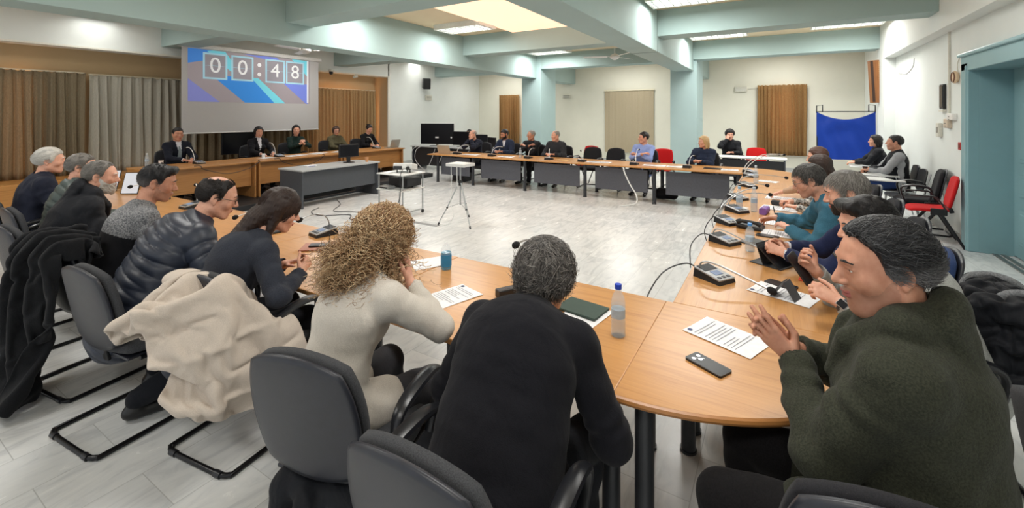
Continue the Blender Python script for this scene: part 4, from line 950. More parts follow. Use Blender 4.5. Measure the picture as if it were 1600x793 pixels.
    if vneck:
        a = N+fw*.10*s; b = p2+fw*.2*s+(p1-p2)*vneck; 
        for u in np.linspace(0, 1, 7): c_ = a+(b-a)*u; d.cap(c_-fw*.06*s, c_+fw*.12*s, .048*s*(1-u)+.004, k=.004, mode='s')
    amp = {'shirt': .003, 'knit': .003, 'blazer': .0035, 'jacket': .005, 'puffer': .002, 'coat': .0045}[kind]; sd = int(abs(pos[0]*100+pos[1]*17)) % 997
    if vox < .0075: d.disp(lambda P: amp*vnoise(P*np.array([1, 1, 1.6]), 5.5, sd)+amp*.5*vnoise(P, 13, sd+1))
    if kind == 'puffer':                                        # stitched rows across the body, dipping to a chevron at the spine
        ax = nv(N-p0)
        def rows_(P):
            q = (P-p0)@ax; l = np.abs((P-p0)@rt); m = np.clip((sh*s+.05-l)/.05, 0, 1); return m*.012*(1-np.abs(np.sin((q+.22*l)/.066*PI))**.45)
        d.disp(rows_)
    V, F = d.mesh(); nm = {'shirt': 'shirt', 'knit': 'sweater', 'blazer': 'blazer', 'jacket': 'jacket', 'puffer': 'quilted_jacket', 'coat': 'coat'}[kind]
    o = link(nm, fast_mesh(nm, V, F), tm, root)
    if len(top) > 2:
        o.data.materials.append(top[2]); w = V; sel = top[3](V, p0, N, Sh, El, Wr, s); o.data.polygons.foreach_set('material_index', sel[F[:, 0]].astype(np.int32))
    if shirt:
        d = SDF(lo, hi, vox); torso(d, .008*s); d.cap(nb, nb+na*.035*s, .072*s, .068*s, .02); d.cap(nb-na*.01*s, nb+na*.2*s, nr-.003, nr-.001, .004, mode='s')
        for i in (0, 1): f = nv(El[i]-Wr[i]); d.cap(Wr[i]+f*.10, Wr[i]-f*.008, .040*s, .036*s, .004); d.cap(Wr[i]-f*.012, Wr[i]-f*.1, .04, .06, .002, mode='s')
        V, F = d.mesh(); link('shirt', fast_mesh('shirt', V, F), shirt, root)
    if tie:
        a = N+fw*.072*s-dn*.0; q = [N+fw*.075*s+dn*.02*s, N+fw*.105*s+dn*.09*s, p2+fw*.135*s, p1+fw*.125*s]
        B().tube([tuple(x) for x in q], [.016, .022, .034, .036], 10, flat=(1, .28)).obj('tie', tie, root)
    d = SDF(lo, np.array([hi[0], hi[1], p0[2]+.25]), max(vox*1.25, .009)); o2 = .012*s
    d.cap(p0+dn*.02*s, p0-dn*.06*s, .158*s+o2, .145*s+o2, .03, (fw, .76))
    for i in (0, 1):
        d.cap(hips[i], kn[i], .084*s+o2, .061*s+o2, .03, fn=lambda t, X, Y, Z: (.004*np.sin(t*14+X*30)).astype(np.float32)); d.cap(kn[i], an[i]+np.array([0, 0, .02]), .060*s+o2, .046*s+o2, .02, fn=lambda t, X, Y, Z: (.005*np.sin(t*17+Y*20)).astype(np.float32))
    V, F = d.mesh(); link('trousers', fast_mesh('trousers', V, F), pants, root)
    for i, sg in enumerate((-1, 1)):
        b = SDF(an[i]-.2*s, an[i]+.3*s, .008); ft = an[i]
        b.cap(ft+np.array([0, -.035, -.042])*s, ft+np.array([sg*.02, .155, -.050])*s, .041*s, .036*s, .02, ((0, 0, 1), .9)); b.cap(ft+np.array([0, -.01, -.03])*s, ft+np.array([0, -.01, .02])*s, .042*s, .045*s, .02)
        I = np.argwhere(b.D < .05); b.D[tuple(I.T)] = np.maximum(b.D[tuple(I.T)], .004-(I[:, 2]*b.h+b.lo[2]))
        V, F = b.mesh(); link('shoe', fast_mesh('shoe', V, F), shoe or M_shoe, root)
    # ---- face details and hair, in the head's own frame
    M4 = Matrix.Translation(Vector(hc)) @ Matrix(Bm.tolist()).to_4x4() @ Matrix.Scale(hs, 4)
    def hobj(b, name, mat): o = b.obj(name, mat, root); o.matrix_local = M4; return o
    def hmesh(VF, name, mat): o = link(name, fast_mesh(name, *VF), mat, root); o.matrix_local = M4; return o
    bm_ = brow or hairmat
    for sg in (-1, 1):
        b = B(); b.sph((sg*.031, .0765, .0092), .0118, 18, 14)
        b.mi = 1; b.sph((sg*.031, .0838, .0092), (.0052, .0052, .0056), 12, 8); hobj(b, 'eye', [M_eye, M_iris])
        B_ = B(); B_.tube([(sg*.013, .0965, .0315), (sg*.030, .0955, .0350), (sg*.048, .083, .0295)], [.0028, .0038, .0018], 8); hobj(B_, 'eyebrow', bm_)
    if glasses:
        b = B()
        for sg in (-1, 1):
            ring = [(sg*.032+.0235*math.cos(a), .1035-.18*abs(.0235*math.cos(a)+0) , .006+.018*math.sin(a)) for a in [2*PI*k/20 for k in range(20)]]
            b.tube(ring, .0017, 6, closed=True); b.tube([(sg*.055, .099, .010), (sg*.073, .07, .012), (sg*.083, -.005, .012), (sg*.082, -.022, -.006)], .0017, 6)
        b.tube([(-.009, .1035, .009), (0, .107, .012), (.009, .1035, .009)], .0017, 6); fr = hobj(b, 'spectacles', glasses)
        for sg in (-1, 1): b = B(); b.lathe([(0, -.0006), (.0225, -.0006), (.0225, .0006), (0, .0006)], 20, (0, 0, 0)); l_ = b.obj('lens', M_lens, fr, (sg*.032, .0995, .006), (PI/2, 0, 0)); l_.scale = (1, .78, 1)
    if beard:
        d = SDF((-.11, -.03, -.17), (.11, .15, .05), .0045 if vox < .0075 else .007); t = beard.get('t', .006); T0 = Frame((0, 0, 0), np.eye(3), 1)
        face_sdf(d, T0, 1, fem, fat, False); I = np.argwhere(d.D < .055); P = I*d.h+d.lo
        ln = np.interp(P[:, 1], (-.02, .025, .045, .07, .09, .12), (.008, -.012, -.036, -.046, -.040, -.038))
        cut = np.maximum((P[:, 2]-ln), np.maximum(-.02-P[:, 1]+.02, (-.115-P[:, 2]-beard.get('len', 0))*1.0)); mouth = np.sqrt((P[:, 0]/.020)**2+((P[:, 2]+.058)/.0095)**2)-1
        ear = np.where(P[:, 1] < .03, np.abs(P[:, 0])-.074, -1)
        D = np.maximum(np.maximum(d.D[tuple(I.T)]-t*np.clip((ln-P[:, 2])/.02+.35, .2, 1)-(.004 if beard.get('len') else .0012)*vnoise(P, 70, 3), np.maximum(cut, ear)), -mouth*.015*(P[:, 1] > .07)-(.1*(P[:, 1] <= .07))); d.D[tuple(I.T)] = D
        if beard.get('len'): d.cap((0, .075, -.10), (0, .082, -.11-beard['len']), .028, .014, .02)
        VF = d.mesh()
        if len(VF[1]): hmesh(VF, 'beard', beard['m'])
    if hair:
        V, F = hair_cap(hair, .0045 if vox < .0075 else .007, hs, sd); Vs = [V]; Fs = [F]; nn = len(V)
        for j, st in enumerate(hair.get('str', ())):
            v, f = strands(style=hair, seed=sd+j, **st); Vs.append(v); Fs.append(f+nn); nn += len(v)
        base = HAIRBASE.get(hairmat.name.split('.')[0], hairmat) if len(Fs) > 1 else hairmat
        o = hmesh((np.concatenate(Vs), np.concatenate(Fs)), 'hair', [hairmat, base])
        if len(o.data.polygons) == sum(map(len, Fs)): o.data.polygons.foreach_set('material_index', np.r_[np.ones(len(Fs[0]), np.int32), np.zeros(sum(map(len, Fs[1:])), np.int32)])
    root['_j'] = 0; del root['_j']
    return dict(root=root, N=N, Sh=Sh, El=El, Wr=Wr, HF=HF, p0=p0, p2=p2, fw=fw, rt=rt, dn=dn, kn=kn)
def cloth_drape(name, label, cat, loc, rz, mat, w, h, squeeze, start, yaw, cols, frames=48, seed=1, thick=.014, part="cloth", nx=46, bend=14, pin=0, pinx=9, hang=0, waves=4.5):
    """let a pleated cloth fall over box colliders (frame of the thing), then keep the settled mesh"""
    t = thing(name, label, cat, loc, rz); g = random.Random(seed); sc = bpy.context.scene; tmp = []
    for c, s_ in cols:
        o = B().box(c, s_, bev=min(s_)*.3).obj('tmp', mat); o.modifiers.new('c', 'COLLISION'); o.collision.thickness_outer = .012; o.collision.cloth_friction = 18; tmp.append(o)
    ny = int(nx*h/w); V = []; F = []; amp = w/waves*math.sqrt(max(1-squeeze**2, 0))*.36; ph = [g.uniform(0, 6) for _ in range(4)]
    for i in range(nx+1):
        for j in range(ny+1):
            u, v = i/nx, j/ny; x = (u-.5)*w*squeeze + .05*math.sin(v*4+ph[0]); y = (v-.5)*h; z = amp*math.sin(u*waves*2*PI+1.6*math.sin(v*3+ph[1]))+.02*math.sin(v*9+ph[2]+u*5)
            c, s_ = math.cos(yaw), math.sin(yaw); X, Y, Z = start[0]+x*c-y*s_, start[1]+x*s_+y*c, start[2]+z
            if hang and Y < -.09: dr = -.09-Y; X = start[0]+(X-start[0])*(1+hang*dr)+.20*dr; Z = start[2]-dr; Y = -.10-z*.8-.10*dr
            V.append((X, Y, Z))
    for i in range(nx):
        for j in range(ny): a = i*(ny+1)+j; F.append((a, a+ny+1, a+ny+2, a+1))
    o = link('tmp', fast_mesh('tmp', V, F), mat); m = o.modifiers.new('cloth', 'CLOTH'); q = m.settings; q.quality = 5; q.mass = .5; q.tension_stiffness = 18; q.compression_stiffness = 14; q.shear_stiffness = 6; q.bending_stiffness = bend; q.bending_model = "ANGULAR"; q.air_damping = 2; q.tension_damping = 12; q.bending_damping = 2
    if pin:
        vg = o.vertex_groups.new(name='pin'); vg.add([i*(ny+1)+j for i in range(nx+1) for j in range(ny+1) if abs((j/ny-.5)*h+start[1]) < pin and abs((i/nx-.5)*w*squeeze+start[0]) < pinx], 1.0, 'REPLACE'); q.vertex_group_mass = 'pin'
    k = m.collision_settings; k.distance_min = .008; k.use_self_collision = True; k.self_distance_min = .014; k.collision_quality = 2
    m.point_cache.frame_start = 1; m.point_cache.frame_end = frames; sc.frame_start = 1; sc.frame_end = frames
    for f in range(1, frames+1): sc.frame_set(f)
    ev = o.evaluated_get(bpy.context.evaluated_depsgraph_get()); me = bpy.data.meshes.new_from_object(ev); n = len(me.vertices); co_ = np.empty(n*3, np.float32); me.vertices.foreach_get('co', co_); P = co_.reshape(nx+1, ny+1, 3).astype(float)
    for x in tmp+[o]: bpy.data.objects.remove(x)
    sc.frame_set(1)
    b = B(); b.sheet(lambda u, v: P[int(round(u*nx)), int(round(v*ny))], nx, ny, thick); ob = b.obj(part, mat, t, sharp=False); sm = ob.modifiers.new('smooth', 'SUBSURF'); sm.levels = 2; sm.render_levels = 2
    return t
# ------------------------------------------------------------------ things on the tables
M_paper = plain('paper_white', (238, 238, 240), .6); M_print = plain('print_grey', (150, 152, 160), .7); M_silver = plain('mic_silver', (182, 184, 186), .3, .6); M_foam = plain('mic_foam', (20, 20, 22), .95, bump=.6, bscale=600)
M_scr_d = plain('dark_screen', (16, 18, 24), .3, spec=.25); M_lcd = emit('mic_display', (120, 136, 166), .15)
def mic(label, loc, rz, head, cable=None, white=False):
    """microphone unit; head and cable points in world coordinates"""
    t = thing('conference_microphone', label, 'microphone', loc, rz)
    b = B(); b.raw([(-.075, -.10, 0), (.075, -.10, 0), (.075, .10, 0), (-.075, .10, 0), (-.070, -.095, .026), (.070, -.095, .026), (.070, .095, .058), (-.070, .095, .058)], [(3, 2, 1, 0), (0, 1, 5, 4), (1, 2, 6, 5), (2, 3, 7, 6), (3, 0, 4, 7)], False); b.raw([(-.070, -.095, .026), (.070, -.095, .026), (.070, .095, .058), (-.070, .095, .058)], [(0, 1, 2, 3)], False); b.obj('base', M_black, t)
    a = math.atan2(.032, .19); top = lambda x, y: (x, y, .042+.032*y/.19+.004)
    B().box((0, 0, .0445), (.146, .198, .010), (a, 0, 0), .004).obj('top_frame', M_silver, t)
    B().box((0, .055, .0445+.0055+.009), (.118, .074, .004), (a, 0, 0), .002).obj('speaker_grille', plain('mic_dark', (40, 42, 48), .5, bump=.8, bscale=900), t)
    B().box((0, -.018, .0505-.003), (.07, .05, .004), (a, 0, 0), .002).obj('display', M_lcd, t)
    for k in range(3): B().box((-.04+.04*k, -.072, .0505-.012), (.026, .022, .004), (a, 0, 0), .002).obj('button', plain('button_dark', (58, 60, 66), .4), t)
    m = Matrix.Rotation(-rz, 3, 'Z'); hd = m @ (Vector(head)-Vector(loc)); p0 = Vector((-.045, .075, .056)); u = Vector((hd.x-p0.x, hd.y-p0.y, 0))
    path = bez(p0, p0+Vector((0, 0, .10)), p0+u*.35+Vector((0, 0, hd.z-p0.z+.06)), hd, 20)
    B().tube(path, .0058, 8).obj('gooseneck', plain('neck_white', (222, 222, 220), .35) if white else M_silver, t)
    dv = (path[-1]-path[-2]).normalized(); B().tube([hd-dv*.012, hd, hd+dv*.012, hd+dv*.030, hd+dv*.04], [.010, .019, .022, .018, .006], 14).obj('foam_head', M_foam, t)
    if cable: B().tube(spline([(0, .095, .02)]+[tuple(m @ (Vector(c)-Vector(loc))) for c in cable], 8), .0045, 6).obj('cable', M_black, t)
    return t
T = TZ
mic('microphone with silver gooseneck nearest the camera on the side table', (-.34, 3.10, T), R(58), (-.03, 2.97, T+.04), [(-.52, 3.17, T+.05), (-.66, 3.12, T-.02), (-.72, 2.92, T-.13), (-.66, 2.72, T-.14), (-.49, 2.63, T-.08)])
mic('second microphone along the side table, its foam head by the upright tablet', (-.36, 4.02, T), R(58), (-.10, 3.80, T+.05), [(-.54, 4.06, T+.04), (-.62, 4.0, T-.06), (-.60, 3.85, T-.2)])
mic('third microphone along the side table beside the black desk phone', (-.40, 4.74, T), R(50), (-.20, 5.9, T+.20), [(-.54, 4.82, T+.03), (-.60, 4.7, T-.08), (-.56, 4.6, T-.2)])
mic('fourth microphone along the side table just before the two water bottles', (-.36, 5.36, T), R(50), (-.06, 5.72, T+.16), [(-.52, 5.4, T+.03), (-.60, 5.3, T-.08), (-.56, 5.15, T-.2)])
mic('fifth microphone along the side table behind the pair of bottles', (-.40, 6.15, T), R(55), (-.10, 6.3, T+.18), [(-.54, 6.2, T+.02), (-.60, 6.1, T-.1)])
mic('sixth microphone along the side table with its neck laid over to the right', (-.36, 7.30, T), R(55), (.12, 7.35, T+.16), [(-.54, 7.3, T+.02), (-.60, 7.2, T-.1)])
mic('seventh microphone at the far corner with a tall white gooseneck', (-.36, 8.45, T), R(60), (.12, 8.95, T+.36), white=True); mic('eighth microphone at the far corner beside the dark flat folder', (-.40, 9.05, T), R(60), (.05, 9.5, T+.32), white=True)
mic('microphone in front of the man in the quilted jacket', (-4.20, 2.42, T), R(-6), (-4.34, 2.2, T+.10), white=True)
mic('microphone beyond the paper coffee cup', (-3.42, 2.46, T), R(-10), (-3.50, 2.30, T+.16), [(-3.30, 2.58, T+.04), (-3.1, 2.55, T+.02), (-2.9, 2.62, T-.02), (-2.8, 2.64, T-.2)])
mic('microphone with black foam head behind the grey-haired person', (-1.20, 2.44, T), R(0), (-1.32, 2.26, T+.29))
mic('microphone in front of the man with the grey and black sweater', (-5.7, 2.40, T), R(0), (-5.95, 2.55, T+.22), white=True); mic('microphone in front of the white-bearded man', (-6.55, 2.40, T), R(0), (-6.75, 2.2, T+.18), white=True)
for x, hx, lb in ((-7.25, -7.05, 'microphone in front of the bald man at the far table'), (-6.15, -5.98, 'microphone in front of the man in the blue jacket at the far table'), (-5.10, -5.06, 'microphone between the folded-arms man and the balding man'), (-4.55, -4.66, 'microphone in front of the balding man at the far table'),
                  (-3.72, -3.85, 'microphone before the left empty dark chair'), (-2.55, -2.52, 'microphone in front of the man in the light blue shirt'), (-1.50, -1.40, 'microphone in front of the blonde woman')):
    mic(lb, (x, 9.25, T), R(180), (hx, 9.5, T+.22 if x != -2.55 else T+.3), white=True)
PD = .84
for y, hy, lb in ((4.15, 4.05, 'microphone on the presidium before the man in the suit'), (5.75, 5.68, 'microphone on the presidium before the woman with the white collar'), (8.55, 8.45, 'microphone on the presidium before the woman with tied hair')):
    mic(lb, (-9.55, y, PD), R(90), (-9.85, hy, PD+.30), white=True)
def bottle(label, loc, h=.25, cap=(46, 96, 200), name='water_bottle', body=None, r=.034, label_c=(176, 196, 212)):
    t = thing(name, label, 'bottle', loc); s = h/.25; prof = [(0, .003), (r*.8, 0), (r, .008), (r, .04), (r*.95, .05), (r, .06), (r, .085), (r*.96, .09), (r*.96, .135), (r, .14), (r, .165), (r*.85, .188), (r*.5, .212), (.0135, .222), (.0135, .232)]
    b = B(); b.lathe([(a, z*s) for a, z in prof], 28); inner = [(max(a-.0012, 0), z*s+.0012) for a, z in reversed(prof)]; b.lathe(inner, 28); b.obj('body', body or MATS['pet_clear'], t)
    B().lathe([(r*.975, .092*s), (r*.978, .133*s)], 28).obj('label', label_c and plain('label_%d' % label_c[0], label_c, .4) or M_paper, t)
    B().lathe([(.0, .250*s), (.0155, .249*s), (.0165, .246*s), (.0165, .226*s), (.0, .226*s)], 20).obj('cap', plain('cap_%d%d' % cap[:2], cap, .4), t)
    B().lathe([(0, .0042*s), (r-.0016, .005*s), (r-.0016, .15*s), (0, .15*s)], 24).obj('water', MATS['water_clear'], t) if name == 'water_bottle' else None
    return t
def pet():
    t = NT('pet_clear'); t.set(Base_Color=lin((226, 236, 242)), Roughness=.08, Alpha=.16); t.bump(t.noise(t.coord((1, 1, 3)), 60, 2), .3, .004); MATS['pet_clear'] = t.m
    t = NT('water_clear'); t.set(Base_Color=lin((214, 228, 236)), Roughness=.05, Alpha=.14); MATS['water_clear'] = t.m
pet()
bottle('clear water bottle with dark blue cap nearest the camera on the near table', (-.648, 2.07, T), cap=(34, 70, 190))
bottle('water bottle with light blue cap beside the second microphone', (-.17, 3.87, T), .22, cap=(74, 146, 214)); bottle('left bottle of the pair of clear bottles on the side table', (-.34, 5.42, T), .27, cap=(150, 186, 216)); bottle('right bottle of the pair of clear bottles on the side table', (-.20, 5.46, T), .27, cap=(196, 206, 216))
bottle('clear bottle between the sixth and seventh side table microphones', (-.26, 7.75, T), .27, cap=(196, 206, 216)); bottle('clear bottle on the far table between two dark-jacketed men', (-5.35, 9.3, T), .24, cap=(220, 224, 230)); bottle('clear bottle beside the coffee mug at the left end of the presidium', (-9.9, 3.45, PD), .24, cap=(230, 230, 232))
t = thing('sanitiser_bottle', 'clear pump bottle of blue sanitiser on the near table', 'bottle', (-1.94, 2.35, T))
B().lathe([(0, .002), (.034, 0), (.037, .006), (.037, .11), (.034, .14), (.022, .165), (.014, .172), (.014, .182), (0, .182)], 28).obj('body', MATS['pet_clear'], t)
B().lathe([(0, .006), (.0335, .006), (.034, .118), (0, .119)], 28).obj('blue_gel', plain('gel_blue', (44, 150, 190), .1, Transmission_Weight=.3), t); B().lathe([(.0375, .025), (.0378, .105)], 28).obj('label', plain('gel_label', (40, 128, 176), .3), t)
def sheet_paper(label, c, w, h, rz, name='paper_sheet', prints=True, z=T, m=None, head=True):
    t = thing(name, label, 'paper', (c[0], c[1], z), rz)
    B().sheet(lambda u, v: ((u-.5)*w, (v-.5)*h, .0025+.0015*math.sin(u*5+v*3)), 8, 10, .0012).obj('sheet', m or M_paper, t)
    if prints:
        b = B(); r_ = random.Random(int(c[0]*999+c[1]*77))
        for k in range(12):
            if k in (2, 7): continue
            L = w*.8*r_.choice([1, 1, .9, .6]); b.box((-w*.4+L/2, h*.34-k*h*.055, .0052), (L, h*.009, .0006))
        b.obj('printed_lines', M_print, t)
        if head: B().lathe([(0, .0046), (.012, .0046), (.012, .0052), (0, .0052)], 16, (-w*.36, h*.43, 0)).obj('emblem', plain('emblem_blue', (70, 80, 120), .6), t)
    return t
sheet_paper('printed A4 letter in front of the clapping hands on the corner table', (-.20, 2.33), .23, .325, R(68)); sheet_paper('printed A4 page under the folded black stand on the side table', (.04, 3.05), .21, .33, R(70))
sheet_paper('thin white document before the man in navy', (.06, 4.55), .24, .34, R(85)); sheet_paper('white document before the man in the teal jacket', (.02, 5.0), .23, .33, R(88)); sheet_paper('white pages under the purple pencil case', (.04, 5.78), .26, .36, R(80)); sheet_paper('white pages beside the black pouch on the side table', (.06, 6.5), .24, .33, R(84))
sheet_paper('blank note by the pair of bottles', (-.36, 5.62), .12, .18, R(70), prints=False); sheet_paper('white sheet at the far end of the side table', (-.1, 8.0), .2, .28, R(75))
sheet_paper('notepad page beside the beige blazer elbow', (-1.62, 2.02), .21, .29, R(-18)); sheet_paper('white sheet behind the sanitiser bottle', (-2.12, 2.38), .2, .26, R(-30), prints=False); sheet_paper('white sheet under the green folder', (-.86, 2.20), .20, .24, R(-10), prints=False)
for x, w_, lb in ((-6.85, .5, 'white pages in front of the bald man'), (-5.75, .4, 'white pages in front of the man with folded arms'), (-4.2, .3, 'ochre envelope left of the empty chairs'), (-3.35, .55, 'open white file before the right empty dark chair'), (-2.15, .45, 'white pages right of the man in the light blue shirt'), (-1.75, .3, 'white page left of the blonde woman'), (-.75, .3, 'white page at the right end of the far table')):
    sheet_paper(lb, (x, 9.3), w_, .26, R(4), m=plain('envelope_ochre', (206, 160, 90), .6) if 'ochre' in lb else None, prints='ochre' not in lb, head=False)
for k, (y, w_, lb) in enumerate(((5.45, .3, 'sheet of paper raised before the woman in dark green'), (6.1, .5, 'spread papers in the middle of the presidium'), (6.7, .5, 'pile of papers right of the woman in dark green'), (7.3, .45, 'papers beside the black monitor on the presidium'))):
    sheet_paper(lb, (-9.55+.05*(k % 2), y), .30, w_, R(10*k), z=PD, head=False)
t = thing('desk_notes', 'small white note pad on the grey-topped desk', 'paper', (-8.15, 5.55, T)); B().box((0, 0, .012), (.14, .22, .024), bev=.003).obj('pad', M_paper, t); B().cyl((.09, -.1, .008), (.09, .06, .008), .004).obj('pen', plain('pen_blue', (60, 90, 170), .4), t)
def phone(label, loc, rz, w=.085, h=.17, name='smartphone', m=None):
    t = thing(name, label, 'phone' if name == 'smartphone' else 'tablet', loc, rz); B().prism(rrect(w, h, .012), 0, .009).obj('case', M_black, t); B().prism(rrect(w-.007, h-.007, .010), .009, .0096).obj('screen', m or M_scr_d, t)
    return t
t = phone('black smartphone lying on the rounded corner table', (-.245, 2.02, T), R(62)); 
for k, (x, y) in enumerate(((-.018, .055), (.016, .058), (.0, .036))): B().lathe([(0, .0097), (.009, .0097), (.009, .0105), (0, .0105)], 14, (x, y, 0)).obj('camera_lens', plain('lens_grey', (120, 124, 130), .15, .8), t)
B().box((0, .046, .0100), (.004, .05, .0008), (0, 0, .9), 0).obj('highlight_strip', plain('strip_silver', (190, 194, 198), .3, .5), t)
phone('black smartphone behind the folded black stand', (.03, 3.20, T), R(66)); phone('dark smartphone beside the thin white document', (-.06, 4.42, T), R(80)); phone('dark flat remote beside the black desk phone', (-.20, 4.88, T), R(86), .06, .2); phone('smartphone on the notebook by the coffee cup', (-3.12, 2.22, T+.014), R(-50))
phone('flat dark tablet by the second microphone', (-.10, 4.12, T), R(60), .2, .28, 'tablet_computer'); phone('dark flat folder at the far right end of the far table', (-1.05, 9.35, T), R(90), .2, .32, 'tablet_computer')
t = thing('tablet_computer', 'black tablet standing tilted on its cover before the man in navy', 'tablet', (.0, 3.62, T), R(62)); b = B(); b.prism(rrect(.20, .27, .012), 0, .009); b.obj('screen_slab', M_black, t, (0, -.02, .045), (R(40), 0, 0)); B().prism(rrect(.185, .255, .008), .009, .0096).obj('screen', M_scr_d, t, (0, -.02, .045), (R(40), 0, 0)); B().box((0, .02, .004), (.2, .22, .006), bev=.002).obj('cover', M_dark, t); B().box((0, .06, .075), (.19, .005, .15), (R(-20), 0, 0)).obj('kickstand', M_dark, t)
t = thing('phone_stand', 'folded black phone cover standing like a tent on the printed page', 'stand', (.05, 3.0, T), R(70)); 
for s_ in (-1, 1): B().box((0, s_*.035, .05), (.10, .004, .115), (R(s_*32), 0, 0), .001).obj('flap', plain('stand_grey', (74, 74, 76), .5), t)
t = thing('desk_phone', 'black conference desk phone beside the white document', 'phone', (-.20, 4.66, T), R(80)); B().box((0, 0, .02), (.17, .22, .035), (R(5), 0, 0), .012).obj('base', M_black, t); B().tube(spline([(-.06, -.10, .05), (-.06, -.06, .065), (-.06, .06, .07), (-.06, .10, .055)], 6), [.022]*6+[.016]*7+[.022]*6, 10).obj('handset', M_black, t); B().box((.03, .04, .045), (.07, .05, .004), (R(5), 0, 0)).obj('display', M_lcd, t)
t = thing('pencil_case', 'purple pencil case before the man in the teal jacket', 'pencil case', (-.10, 5.42, T), R(80)); B().prism(rrect(.07, .07, .02), -.09, .09, Matrix(((0,0,1,0), (1,0,0,0), (0,1,0,.035)))).obj('pouch', plain('purple_pouch', (134, 92, 172), .55, bump=.2), t); B().box((0, 0, .071), (.17, .004, .003)).obj('zip', M_silver, t)
t = thing('power_strip', 'black three-socket power strip beside the grey-haired head', 'power strip', (-1.34, 2.20, T), R(-30)); B().box((0, 0, .024), (.06, .16, .046), bev=.006).obj('housing', M_black, t)
for k in range(3): B().lathe([(.012, .0478), (.019, .0478), (.021, .0465)], 18, (0, -.048+.048*k, 0)).obj('socket', plain('socket_dark', (60, 60, 64), .5), t)
t = thing('folder', 'dark green folder on the table beside the grey-haired head', 'folder', (-.90, 2.24, T+.004), R(-8)); B().box((0, 0, .007), (.24, .17, .012), bev=.003).obj('cover', plain('folder_green', (52, 72, 64), .6), t); B().box((0, 0, .0075), (.232, .164, .008)).obj('pages', M_paper, t)
def cup(label, loc, c, lid=None, straw=False, h=.115, r=.040):
    t = thing('coffee_cup', label, 'cup', loc); b = B(); b.lathe([(0, .003), (r*.72, 0), (r, h), (r*1.05, h+.004), (r*.96, h+.002), (r*.90, h-.012), (r*.68, .006), (0, .006)], 28); b.obj('cup_wall', c, t)
    if lid: B().lathe([(r*1.06, h), (r*1.06, h+.008), (r*.9, h+.012), (0, h+.010)], 28).obj('lid', lid, t)
    if straw: B().tube([(.005, .0, .03), (.015, .01, h+.10)], .003, 8).obj('stirrer', M_black, t)
    return t
cup('dark brown paper coffee cup with a stirrer on the near table', (-2.71, 1.98, T), plain('cup_brown', (66, 42, 34), .5), plain('cup_cream', (214, 190, 156), .5), True)
t = cup('white coffee mug with dark pattern at the left end of the presidium', (-9.78, 3.62, PD), M_paper, M_black, h=.10); B().box((.0405, 0, .05), (.004, .03, .03), bev=.001).obj('pattern', M_black, t)
cup('small white cup before the woman with the white collar', (-9.6, 5.42, PD), M_paper, None, h=.09); cup('tan paper cup at the end of the grey-topped desk', (-7.82, 6.72, T), plain('cup_tan', (206, 150, 104), .6), None, h=.10)
t = thing('notebook', 'thin notebook under the smartphone by the coffee cup', 'notebook', (-3.12, 2.22, T), R(-50)); B().box((0, 0, .0065), (.20, .28, .011), bev=.002).obj('cover', plain('notebook_rose', (178, 120, 100), .5), t); B().box((0, 0, .0065), (.196, .276, .008)).obj('pages', M_paper, t)
t = thing('laptop_cover', 'dark closed folder between the quilted jacket and the dark-haired woman', 'folder', (-3.95, 2.2, T), R(-8)); B().box((0, 0, .009), (.26, .34, .016), bev=.004).obj('cover', M_dark, t)
def laptop(label, loc, rz, c, w=.34):
    t = thing('laptop', label, 'laptop', loc, rz); B().prism(rrect(w, .24, .012), 0, .014).obj('base', c, t); B().box((0, .02, .0146), (w*.86, .11, .001)).obj('keyboard', M_black, t)
    B().prism(rrect(w, .23, .012), -.003, .003).obj('lid', c, t, (0, .158, .125), (R(72), 0, 0)); B().prism(rrect(w-.02, .21, .006), .0031, .0036).obj('screen', M_scr_d, t, (0, .158, .125), (R(72), 0, 0))
    return t
laptop('silver laptop seen from behind at the left end of the far table', (-7.62, 9.28, T), R(180), plain('laptop_champagne', (196, 186, 168), .35, .4), .42); laptop('silver laptop open at the right end of the presidium', (-9.45, 9.0, PD), R(-90), plain('laptop_grey', (176, 174, 166), .35, .4))
for x, y, lb in ((-7.9, 2.35, 'left tablet propped up before the white-haired man'), (-7.35, 2.4, 'right tablet propped up before the man in green, on a black easel')):
    t = thing('propped_tablet', lb, 'tablet', (x, y, T), R(34)); M_doc = emit('tablet_page', (206, 212, 222), .35)
    B().prism(rrect(.22, .29, .01), 0, .009).obj('frame', M_black, t, (0, 0, .145), (R(72), 0, 0)); B().prism(rrect(.205, .27, .006), .0091, .0096).obj('screen', M_doc, t, (0, 0, .145), (R(72), 0, 0)); B().box((0, .05, .075), (.10, .006, .15), (R(-25), 0, 0)).obj('stand', M_black, t)
